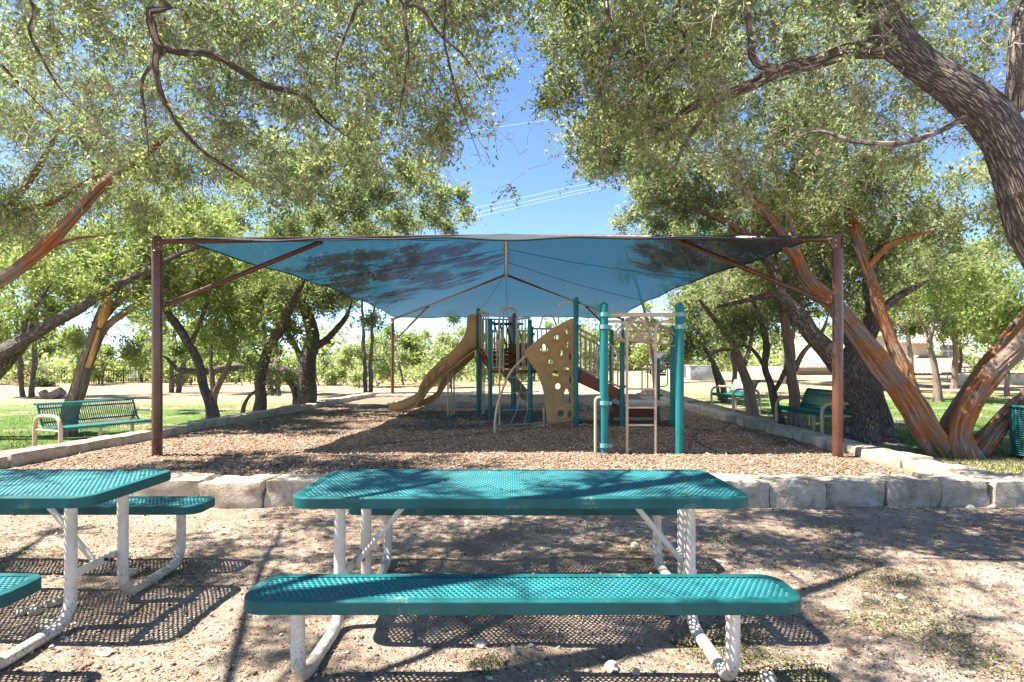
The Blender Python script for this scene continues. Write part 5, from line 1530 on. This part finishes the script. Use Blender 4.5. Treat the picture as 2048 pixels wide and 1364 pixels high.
for i, zz in enumerate((1.40, 1.53, 1.64)):
    m = MB(); m.box((-.15 - .08 * i, 14.75 + .13 * i, zz - .05), (.7, .28, .10), -.5, .01); m.build('step', MT['red_brown'], ps)
m = MB(); m.box((.18, 15.0, 1.62), (.55, .05, .62), -.25, .02); m.build('back_panel', MT['red_brown'], ps, label='dark red-brown panel behind the upper deck bars')
# slanted dark green bars behind the tower
m = MB()
for i in range(5): m.tube([(-.45 + .15 * i, 15.3, 2.42), (-.28 + .15 * i, 15.3, 1.8)], .022, 8)
m.tube([(-.5, 15.3, 2.45), (.3, 15.3, 2.45)], .035, 8); m.tube([(-.3, 15.3, 1.78), (.5, 15.3, 1.78)], .035, 8)
m.build('green_bar_panel', MT['dark_green'], ps)

def slab_between(a, b, h, th, name, mat):
    """upright plate from a to b (top corners), height h"""
    a, b = Vector(a), Vector(b); n_ = Vector((-(b - a).y, (b - a).x, 0)).normalized() * th / 2
    m = MB(); dz = Vector((0, 0, h))
    V = [a - n_, b - n_, b - n_ - dz, a - n_ - dz, a + n_, b + n_, b + n_ - dz, a + n_ - dz]
    m.add([v[:] for v in V], [(0, 1, 2, 3), (7, 6, 5, 4), (0, 4, 5, 1), (1, 5, 6, 2), (2, 6, 7, 3), (3, 7, 4, 0)])
    o = m.build(name, MT[mat], ps, smooth=False); b_ = o.modifiers.new('b', 'BEVEL'); b_.width = .01; b_.segments = 2
    return o
slab_between((-.80, 14.6, 1.86), (-.55, 14.08, 1.52), .26, .04, 'stringer', 'red_brown')
slab_between((1.38, 12.25, 1.30), (2.24, 12.27, .90), .25, .04, 'stringer', 'red_brown')
slab_between((1.38, 13.3, 1.30), (2.24, 13.32, .90), .25, .04, 'stringer', 'red_brown')
for i in range(4):
    t = (i + .5) / 4
    m = MB(); m.box((1.38 + .86 * t, 12.78, 1.17 - .42 * t), (.24, 1.0, .04), 0, .006); m.build('tread', MT['red_brown'], ps)

BAR = {}
def guard(a, b, zb0, zt0, zb1=None, zt1=None, n=6, r=.017):
    zb1 = zb0 if zb1 is None else zb1; zt1 = zt0 if zt1 is None else zt1
    g = MB()
    A, B = Vector((a[0], a[1], 0)), Vector((b[0], b[1], 0))
    g.tube([A + Vector((0, 0, zt0)), B + Vector((0, 0, zt1))], r * 1.35, 10)
    o = g.build('guard_rail', MT['tan_metal'], ps)
    g = MB(); g.tube([A + Vector((0, 0, zb0)), B + Vector((0, 0, zb1))], r * 1.35, 10); g.build('lower_rail', MT['tan_metal'], o)
    for i in range(n):
        t = (i + .5) / n
        p = A.lerp(B, t)
        q = MB(); q.tube([p + Vector((0, 0, zb0 + (zb1 - zb0) * t)), p + Vector((0, 0, zt0 + (zt1 - zt0) * t))], r, 8)
        q.build('bar', MT['tan_metal'], o)
guard(P9, (-.20, 13.8), 1.34, 2.18, n=3); guard((.10, 13.6), P8, 1.34, 2.18, n=3)
guard(P10, (-.55, 14.1), 1.80, 2.72, 1.5, 2.60, n=5)
guard(P8, (1.35, 13.45), 1.36, 2.22, n=9)
guard(P12, P11, 1.34, 2.55, n=5); guard(P11, (-.1, 15.7), 1.8, 2.65, n=6); guard((-.84, 15.65), (.02, 15.75), 1.8, 2.6, n=8)
guard((1.37, 12.22), (2.25, 12.24), 1.36, 2.16, .93, 1.70, n=8); guard((1.40, 13.36), (2.22, 13.38), 1.36, 2.16, .93, 1.70, n=8)
guard((2.9, 13.45), (3.3, 13.5), .7, 1.4, n=3)

# climbing panel: outline with holes, rounded edge
DP = 12.2
def pc(cx, cy): return W(1040 + cx / 3.789, 560 + cy / 3.789, DP)
outl = [(418, 288), (375, 305), (330, 326), (262, 364), (200, 406), (145, 448), (95, 492), (58, 525), (38, 548), (48, 580), (78, 620), (115, 670), (150, 742), (178, 830), (195, 930), (206, 1020), (214, 1078), (300, 1074), (400, 1062), (418, 1040), (424, 800), (424, 500)]
holes = [(275, 435, 24, 26, 0), (358, 388, 18, 30, 0), (362, 488, 19, 28, 0), (310, 550, 18, 30, 0), (378, 582, 15, 32, 0), (182, 518, 30, 34, 1), (235, 620, 28, 25, 0), (353, 675, 21, 27, 0), (270, 702, 26, 36, 1), (380, 757, 15, 28, 0), (286, 805, 27, 27, 0), (352, 890, 36, 60, 1), (308, 1010, 27, 29, 0), (376, 1018, 17, 32, 0)]
cu = bpy.data.curves.new('climb', 'CURVE'); cu.dimensions = '2D'; cu.fill_mode = 'BOTH'
cu.extrude = .028; cu.bevel_depth = .014; cu.bevel_resolution = 2
def add_spline(pts):
    s = cu.splines.new('POLY'); s.points.add(len(pts) - 1)
    for p, q in zip(s.points, pts): p.co = (q[0], q[1], 0, 1)
    s.use_cyclic_u = True
oc, _ = catmull([(pc(a, b).x, pc(a, b).z, 0) for a, b in outl + outl[:1]], .04)
add_spline(oc[:-1])
hole_rings = []
for hx_, hy_, rx, ry, tri in holes:
    c = pc(hx_, hy_); k = DP / F / 3.789
    ring_ = []
    for a in np.linspace(0, 2 * math.pi, 22, endpoint=False):
        f = 1 + (.20 * math.cos(3 * (a - math.pi / 2)) if tri else .05 * math.cos(2 * a + hx_))
        ring_.append((c.x + rx * k * f * math.cos(a), c.z + ry * k * f * math.sin(a)))
    hole_rings.append(ring_); add_spline(ring_)
co = bpy.data.objects.new('climb_tmp', cu); COL.objects.link(co)
dg_ = bpy.context.evaluated_depsgraph_get()
pme = bpy.data.meshes.new_from_object(co.evaluated_get(dg_))
bpy.data.objects.remove(co)
vv = np.empty(len(pme.vertices) * 3, np.float32); pme.vertices.foreach_get('co', vv); vv = vv.reshape(-1, 3)
def bow(x, z): return .10 * math.sin((z - .2) * 1.7) * (1.32 - x) - .12 * (1.32 - x)
pn = np.stack([vv[:, 0], DP + vv[:, 2] + np.array([bow(a, b) for a, b in vv[:, :2]]), vv[:, 1]], 1)
pme.vertices.foreach_set('co', pn.astype(np.float32).ravel()); pme.update(); pme.name = 'climbing_panel'
try: pme.set_sharp_from_angle(angle=R(40))
except Exception: pass
cp = ob('climbing_panel', pme, MT['tan_plastic'], ps)
for (hx_, hy_, rx, ry, tri), rg_ in zip(holes, hole_rings):
    cx_ = sum(p[0] for p in rg_) / len(rg_); cz_ = sum(p[1] for p in rg_) / len(rg_)
    m = MB(); m.tube([(cx_ + (x - cx_) * 1.42, DP + bow(x, z) - .040, cz_ + (z - cz_) * 1.42) for x, z in rg_], .024, 8, closed=True)
    m.build('grip_rim', MT['tan_plastic'], cp)
m = MB(); ib = [(x, z) for x, z, _ in oc]
i0 = 9
ec, _ = catmull([(pc(a, b).x, DP + bow(pc(a, b).x, pc(a, b).z) - .045, pc(a, b).z) for a, b in ((100, 560), (150, 610), (195, 690), (228, 800), (245, 920), (252, 1050))], .06)
m.tube(ec, .014, 6); m.build('edge_bead', MT['tan_plastic'], cp)
for px_, py_ in ((1092, 862), (1148, 858)):
    b = GM(px_, py_); m = MB(); m.tube([(b.x, DP, MULCH - .1), (b.x, DP, .55)], .022, 10); m.build('panel_leg', MT['tan_metal'], ps)

# arched net climber
m = MB()
arch = [W(990, 868, 11.1), W(990, 845, 11.15), W(994, 815, 11.3), W(1003, 785, 11.5), W(1018, 750, 11.8), W(1035, 728, 12.0), W(1052, 712, 12.15)]
arch[0].z = MULCH - .1
ac, _ = catmull(arch, .06); m.tube(ac, .024, 10); nc = m.build('net_arch', MT['tan_metal'], ps)
for py_, x1_ in ((757, 1068), (787, 1078), (818, 1088), (847, 1092)):
    z = CAMZ + (HY - py_) / F * 11.6
    i = int(np.argmin(np.abs(ac[:, 2] - z))); a = Vector(ac[i]); b = W(x1_, py_ - 4, 12.1)
    mid = a.lerp(b, .5) - Vector((0, 0, .02))
    m = MB(); m.tube([a, mid, b], .011, 6); m.build('net_cable', MT['rope'], nc)
for k in (.35, .65):
    m = MB(); m.tube([W(990 + 90 * k, 847, 11.3 + .8 * k), W(1010 + 70 * k, 818, 11.5 + .6 * k), W(1022 + 50 * k, 787, 11.7 + .4 * k), W(1030 + 40 * k, 757, 11.9 + .2 * k)], .010, 6); m.build('net_cable', MT['rope'], nc)

# loop handles and grab bars
def pbar(spec, r=.016, name='grab_bar', rc=.12):
    m = bent([W(*s) for s in spec], rc, r, 10); return m.build(name, MT['tan_metal'], ps)
pbar([(999, 852, 12.45), (999, 612, 13.3), (1034, 614, 13.3), (1034, 742, 13.5)], .018, 'loop_handle', .2)
pbar([(1007, 744, 13.7), (1007, 616, 13.7), (1030, 618, 13.7), (1036, 640, 13.6)], .018, 'loop_handle', .2)
pbar([(1147, 605, 12.16), (1117, 606, 12.2), (1117, 647, 12.25)])
pbar([(1079, 656, 13.3), (1086, 632, 13.3), (1097, 628, 13.3), (1106, 632, 13.3), (1113, 652, 13.3)], .016, 'grab_bar', .16)
pbar([(1208, 795, 8.62), (1191, 795, 8.6), (1191, 908, 8.6)], .022, 'grab_bar', .16)
pbar([(1315, 733, 13.5), (1335, 733, 13.5), (1335, 772, 13.5), (1316, 774, 13.5)], .014, 'grab_bar', .08)
pbar([(966, 623, 14.5), (974, 626, 14.3), (979, 645, 14.1)], .014, 'grab_bar', .05)

# front ladder
lad = MB()
for px_, sgn, edge in ((1254, -1, 1216), (1311, 1, 1351)):
    mm = bent([W(edge, 643, 8.62), W(px_, 643, 8.62), W(px_, 909, 8.62)], .14, .021, 10)
    lad.v += mm.v; lad.uv += mm.uv; lad.f += [[i + lad.n for i in f] for f in mm.f]; lad.n += mm.n; lad.has_uv = True
ld = lad.build('ladder', MT['tan_metal'], ps)
for py_ in (778, 815, 850):
    m = MB(); m.box(tuple(W(1282.5, py_, 8.62)), (57 / F * 8.62, .03, .028), 0, .006); m.build('rung', MT['tan_metal'], ld)
# trapeze track and rings
m = MB(); m.tube([W(1214, 629.5, 8.62), W(1352, 629.5, 8.62)], .030, 12); m.build('front_beam', MT['tan_metal'], ps)
tr = [W(1281, 630, 8.62), W(1264, 636, 9.3), W(1252, 640, 10.0), W(1262, 643, 10.7), W(1292, 647, 11.1), W(1322, 652, 11.6), W(1345, 660, 12.26)]
tc_, _ = catmull(tr, .06); m = MB(); m.tube(tc_, .026, 10); track = m.build('trapeze_track', MT['tan_metal'], ps)
m = MB(); m.tube([W(1244, 663, 12.26), W(1345, 662, 12.26)], .024, 10); m.build('rear_beam', MT['tan_metal'], ps)
for k, u in enumerate(np.linspace(.06, .95, 9)):
    i = int(u * (len(tc_) - 1)); c = Vector(tc_[i]); tg = Vector(tc_[min(i + 1, len(tc_) - 1)] - tc_[max(i - 1, 0)]).normalized()
    sd_ = Vector((tg.y, -tg.x, 0)); sd_ = (sd_ + Vector((1, 0, 0)) * (.8 if sd_.x > 0 else -.8)).normalized()
    shape = [(0, -.01), (.09, -.10), (.17, -.19), (.19, -.26), (.15, -.335), (.07, -.355), (0, -.358), (-.07, -.355), (-.15, -.335), (-.19, -.26), (-.17, -.19), (-.09, -.10)]
    cc, _ = catmull([c + sd_ * a + Vector((0, 0, b)) for a, b in shape + shape[:1]], .035)
    m = MB(); m.tube(cc[:-1], .0165, 8, closed=True); m.build('trapeze_ring', MT['tan_metal'], ps)

# slides
def slide(pairs, d0, d1, name, lab=None):
    """pairs of (bottom px,py, top px,py) seen at depth d0; the trough spans d0..d1"""
    bot, _ = catmull([(*W(a, b, d0),) for a, b, c, e in pairs], .1)
    n = len(bot)
    tt = np.linspace(0, 1, n)
    topc, _ = catmull([(*W(c, e, d0),) for a, b, c, e in pairs], .1)
    top = np.stack([np.interp(tt, np.linspace(0, 1, len(topc)), topc[:, k]) for k in range(3)], 1)
    # resample bottom and top with the same parameter (control index)
    def resam(idx):
        P = np.array([tuple(W(p[idx], p[idx + 1], d0)) for p in pairs]); m_ = len(P)
        out = []
        for i in range(m_ - 1):
            p0 = P[max(i - 1, 0)]; p1 = P[i]; p2 = P[i + 1]; p3 = P[min(i + 2, m_ - 1)]
            for t in np.linspace(0, 1, 6, endpoint=False):
                out.append(.5 * ((2 * p1) + (-p0 + p2) * t + (2 * p0 - 5 * p1 + 4 * p2 - p3) * t * t + (-p0 + 3 * p1 - 3 * p2 + p3) * t ** 3))
        out.append(P[-1]); return np.array(out)
    bot, top = resam(0), resam(2); n = len(bot)
    wd = d1 - d0
    V = []; ncs = 14
    for i in range(n):
        b, t = bot[i], top[i]
        h = (t - b)
        sec = [(0.0, 1.0), (.0, .8), (.01, .5), (.04, .25), (.12, .12), (.25, .08), (.5, .07)]
        sec = sec + [(1 - a, q) for a, q in sec[::-1][0:]]
        sec = sec[:7] + sec[8:]
        for a, q in sec:
            V.append((b[0] + h[0] * q, d0 + wd * a, b[2] + h[2] * q))
    k = len(V) // n
    m = MB()
    m.add(V, [(i * k + j, i * k + j + 1, (i + 1) * k + j + 1, (i + 1) * k + j) for i in range(n - 1) for j in range(k - 1)])
    o = m.build(name, MT['tan_plastic'], ps, label=lab)
    s_ = o.modifiers.new('t', 'SOLIDIFY'); s_.thickness = .03; s_.offset = 0
    for dd, nm in ((d0, 'lip'), (d1, 'lip')):
        q = MB(); q.tube([(p[0], dd, p[2]) for p in top], .026, 8); q.build(nm, MT['tan_plastic'], o)
    q = MB(); q.tube([(p[0], d0 - .01, p[2] + .01) for p in bot], .022, 8); q.build('lower_edge', MT['tan_plastic'], o)
    return o, bot, top
pairs = [(952, 700, 950, 629), (941, 708, 937, 634), (929, 717, 934, 662), (915, 729, 922, 684), (897, 743, 903, 705), (873, 763, 873, 731), (857, 779, 856, 748), (847, 791, 842, 770), (839, 803, 835, 787), (826, 815, 815, 798), (806, 823, 795, 806), (788, 824, 779, 808), (780, 820, 776, 806)]
so, sbot, stop = slide(pairs, 14.38, 15.05, 'slide', 'tan plastic wave slide running down to the left')
# moulded pockets and ribs on the near wall
for f0, f1 in ((26, 30), (31, 35), (36, 40), (42, 45)):
    a, b = min(f0, len(sbot) - 1), min(f1, len(sbot) - 1)
    def wpt(i, q): return Vector((sbot[i][0] + (stop[i][0] - sbot[i][0]) * q, 14.362, sbot[i][2] + (stop[i][2] - sbot[i][2]) * q))
    m = MB(); m.tube([wpt(a, .40), wpt(b, .40), wpt(b, .80), wpt(a, .80), wpt(a, .40)], .022, 8); m.build('moulded_pocket', MT['tan_plastic'], so)
    i_ = min(b + 1, len(sbot) - 1)
    m = MB(); m.tube([wpt(i_, .05), wpt(i_, .95)], .009, 6); m.build('moulded_rib', MT['tan_plastic'], so)
slide([(a + 44 - (a - 780) * .1, b - 12, c + 44 - (c - 780) * .1, e - 2) for a, b, c, e in pairs[3:]], 15.5, 16.1, 'slide', 'second tan slide half hidden behind the first')
slide([(1006, 752, 1006, 741), (1018, 762, 1020, 744), (1032, 780, 1036, 760), (1044, 796, 1050, 777), (1054, 802, 1060, 788)], 16.4, 16.95, 'slide', 'small tan slide descending behind the net climber')
for px_, py0, py1, d in ((896, 747, 826, 14.5), (903, 744, 822, 14.75), (908, 742, 820, 15.0), (807, 821, 834, 14.6), (852, 803, 816, 15.8), (964, 700, 824, 15.0), (968, 700, 822, 15.3)):
    a = W(px_, py0, d); m = MB(); m.tube([(a.x, d, MULCH - .1), a], .020, 8); m.build('support_leg', MT['tan_metal'], ps)

# ------------------------------------------------------------------ rocks, gravel, litter, weeds, grass
def rock_mesh(s, seed):
    bm = bmesh.new(); bmesh.ops.create_icosphere(bm, subdivisions=2, radius=1.0)
    o = Vector((seed * 3.7, seed * 1.3, seed * 7.1))
    for v in bm.verts:
        n_ = mnoise.noise(v.co * 1.3 + o) * .45 + mnoise.noise(v.co * 3.1 + o) * .18
        v.co = Vector((v.co.x * s[0], v.co.y * s[1], v.co.z * s[2])) * (1 + n_)
    me = bpy.data.meshes.new('rock'); bm.to_mesh(me); bm.free(); return me
rocks = [(960, 1293, 24, 18, 'rounded pale rock in front of the near bench seat of the middle table'), (1029, 1308, 13, 22, 'upright pointed pale stone near the middle bottom of the picture'),
    (1224, 1338, 32, 20, 'long pale flat rock at the bottom edge right of centre'), (1273, 1349, 18, 14, 'small pale rock beside the long flat rock at the bottom edge'),
    (1390, 1262, 24, 26, 'blocky pale rock leaning on the ground pipe of the middle table'), (1270, 1097, 20, 18, 'pale rock under the far bench seat of the middle table'),
    (1009, 1047, 26, 10, 'flat pale rock seen between the table top and the stone wall'), (106, 1209, 36, 18, 'large pale rock beneath the left table top'),
    (44, 1230, 22, 22, 'rounded rock behind the near seat of the left table'), (70, 1228, 26, 18, 'rock wedged between two others beneath the left table'),
    (90, 1250, 36, 10, 'flat slab of rock lying below the left table rocks'), (263, 1149, 36, 12, 'flat tilted slab beside the curved pipe of the left table'),
    (499, 1012, 18, 18, 'craggy pale rock against the wall between the two tables'), (1534, 1360, 36, 22, 'craggy rock at the foot of the right front seat post'),
    (1804, 1201, 18, 14, 'round pale rock among the weeds at the right'), (1913, 1036, 28, 10, 'flat pale rock in front of the wall at the right'),
    (1943, 1019, 20, 10, 'small pale rock at the foot of the right wall'), (1985, 1016, 16, 9, 'pale pebble at the wall near the right edge'),
    (1437, 1047, 12, 7, 'small white pebble right of the middle table top'), (1718, 1072, 22, 9, 'flat grey-white stone in the dirt at the right'),
    (1970, 1168, 22, 8, 'flat stone in sunlit dirt near the right edge'), (1687, 1219, 16, 9, 'flat ochre stone below the weeds at the right'), (210, 1310, 26, 9, 'flat stone at lower left near the pipe end')]
for i, (px_, py_, wp, hp, lab) in enumerate(rocks):
    g = G(px_, py_); k = g.y / F
    o = ob('rock', rock_mesh((wp * k * .55, wp * k * .45, hp * k * .6), i + 1), MT['rock'], label=lab, cat='rock', group='loose rocks on the dirt')
    o.location = (g.x, g.y, g.z + hp * k * .2); o.rotation_euler = (random.uniform(-.3, .3), random.uniform(-.3, .3), random.uniform(0, 6))

r = np.random.default_rng(55)
def scatter(n, y0, y1, xl, pw=1.0):
    y = y0 + r.random(n) ** pw * (y1 - y0); x = (r.random(n) * 2 - 1) * np.minimum(y * .95 + .3, xl)
    return x, y
x, y = scatter(26000, 1.6, 5.85, 7)
OCT_V = np.array([[1, 0, 0], [-1, 0, 0], [0, 1, 0], [0, -1, 0], [0, 0, 1], [0, 0, -1]], float)
OCT_F = [(0, 2, 4), (2, 1, 4), (1, 3, 4), (3, 0, 4), (2, 0, 5), (1, 2, 5), (3, 1, 5), (0, 3, 5)]
s = .0025 + .012 * r.random(len(x)) ** 7 + .0035 * r.random(len(x))
X = OCT_V[None] * (s[:, None] * np.stack([r.uniform(.7, 1.6, len(x)), r.uniform(.7, 1.3, len(x)), r.uniform(.4, .8, len(x))], 1))[:, None, :] + r.normal(0, .18, (len(x), 6, 3)) * s[:, None, None]
a = r.uniform(0, 6.28, len(x)); ca, sa = np.cos(a)[:, None], np.sin(a)[:, None]
X = np.stack([X[..., 0] * ca - X[..., 1] * sa, X[..., 0] * sa + X[..., 1] * ca, X[..., 2]], -1) + np.stack([x, y, height(x, y) + s * .15], 1)[:, None, :]
ob('gravel', mesh_solids('gravel', None, OCT_F, X), MT['gravel'], kind='stuff', label='small pale gravel strewn over the dirt', cat='gravel')

def leaf_cards(x, y, z, L, asp, tilt, rr, lift=0.0):
    n = len(x); a = rr.uniform(0, 6.28, n)
    d = np.stack([np.cos(a), np.sin(a), rr.normal(0, tilt, n) + lift], 1); d = unit(d)
    s_ = unit(np.cross(d, np.array([0, 0, 1.0]) + rr.normal(0, .3, (n, 3)))); nn = np.cross(s_, d)
    p = np.stack([x, y, z], 1); L = L[:, None]; Wd = L * asp * .5
    mid = p + d * L * .5
    return np.stack([p, mid + s_ * Wd + nn * Wd * .5, p + d * L, mid - s_ * Wd + nn * Wd * .5], 1)
x, y = scatter(42000, 1.6, 5.85, 7)
cl = wave_noise(x, y, 1.1, 3.0) + r.normal(0, .35, len(x)) > .0
x, y = x[cl], y[cl]
V1 = leaf_cards(x, y, height(x, y) + .006, r.uniform(.008, .026, len(x)), .40, .25, r)
x2, y2 = scatter(2500, 6.3, 12, 5)
ok = (x2 > pit_left(y2)) & (x2 < PIT_R)
x2, y2 = x2[ok], y2[ok]
V2 = leaf_cards(x2, y2, mulch_z(x2, y2) + .02, r.uniform(.025, .05, len(x2)), .42, .25, r)
x3 = r.uniform(-1.1, 1.15, 70); y3 = r.uniform(3.05, 3.72, 70)
x4 = r.uniform(-4.4, -2.3, 40); y4 = r.uniform(3.05, 3.72, 40)
V3 = leaf_cards(np.concatenate([x3 + .04, x4]), np.concatenate([y3, y4]), np.full(110, .769), r.uniform(.008, .035, 110), .4, .2, r)
ob('leaf_litter', mesh_np('leaf_litter', np.concatenate([V1, V2, V3]), 4), MT['dead_leaf'], kind='stuff', label='dry brown leaf litter on the dirt, mulch and tables', cat='leaf litter')
# fallen sticks
st = MB(); rs = random.Random(9)
for i in range(260):
    yy = rs.uniform(1.7, 5.8); xx_ = rs.uniform(-1, 1) * min(yy * .93 + .2, 6); a = rs.uniform(0, 6.28); L = rs.uniform(.03, .22) * rs.random() + .03
    p = [Vector((xx_ + math.cos(a) * L * t + rs.uniform(-.008, .008), yy + math.sin(a) * L * t + rs.uniform(-.008, .008), 0)) for t in (-.5, -.1, .2, .5)]
    for q in p: q.z = float(height(q.x, q.y)) + .006 + rs.uniform(0, .004)
    st.tube(p, [.0022, .003, .0026, .0012], 4)
st.build('fallen_sticks', MT['twig'], kind='stuff', label='thin fallen sticks scattered on the dirt', cat='sticks')
# weeds in patches
patches = [(1690, 1120, .18, 120), (1760, 1165, .24, 320), (1800, 1205, .22, 260), (1860, 1250, .22, 220), (1900, 1290, .2, 180), (1960, 1330, .2, 160), (1750, 1250, .16, 160), (1440, 1300, .2, 330), (1480, 1270, .15, 180), (1560, 1345, .2, 260), (1600, 1357, .16, 180), (1660, 1058, .2, 130), (1480, 1085, .25, 110), (975, 1330, .09, 90), (340, 1145, .2, 230), (300, 1120, .16, 120), (380, 1175, .12, 90), (590, 1015, .18, 120), (40, 1115, .3, 130), (1270, 1105, .07, 60), (1800, 1012, .06, 70), (960, 1350, .06, 40), (600, 1060, .15, 40), (1880, 1160, .3, 90)]
LV = []
for px_, py_, rad_, n_ in patches:
    g = G(px_, py_); n_ *= 2
    a = r.uniform(0, 6.28, n_); q = rad_ * np.sqrt(r.random(n_)) * 1.1
    x = g.x + q * np.cos(a); y = g.y + q * np.sin(a) * .75
    z = height(x, y) + r.random(n_) ** 2 * .05
    LV.append(leaf_cards(x, y, z, r.uniform(.009, .022, n_), .5, .35, r, .35))
ob('weeds', mesh_np('weeds', np.concatenate(LV), 4), MT['weed_leaf'], kind='stuff', label='low green weeds in patches on the dirt', cat='weeds')
# grass blades, lawn and dry tufts
def blades(x, y, h, rr, w=.006):
    n = len(x); a = rr.uniform(0, 6.28, n); t = rr.normal(0, .35, (n, 2))
    z = height(x, y)
    dx, dy = np.cos(a) * w, np.sin(a) * w
    p = np.stack([x, y, z - .01], 1)
    tip = p + np.stack([t[:, 0] * h, t[:, 1] * h, h], 1)
    return np.stack([p + np.stack([dx, dy, 0 * dx], 1), p - np.stack([dx, dy, 0 * dx], 1), tip], 1)
n = 52000
y = 7.2 + r.random(n) ** 1.5 * 14; side = r.random(n) < .55
x = np.where(side, 5.6 + r.random(n) * (y * .95 - 4.4).clip(.5), pit_left(y) - .6 - r.random(n) * (y * .95 - 5.4).clip(.5))
keep = (wave_noise(x, y, .9, 5.0) + r.normal(0, .3, n) > -.1) & (np.hypot(x + 6.9, y - 9.8) > 1.2)
x, y = x[keep], y[keep]
B1 = blades(x, y, r.uniform(.02, .065, len(x)), r, .005 + .0004 * y.mean())
n = 7000; xf, yf = scatter(n, 1.7, 5.7, 6)
kf = wave_noise(xf, yf, 1.3, 8.0) + r.normal(0, .3, n) + .5 * (xf > 1.3) > .45
B2 = blades(xf[kf], yf[kf], r.uniform(.01, .035, kf.sum()), r, .0018)
ob('grass', mesh_np('grass', np.concatenate([B1, B2]), 3), MT['grass'], kind='stuff', label='short patchy grass outside the kerbs', cat='grass')
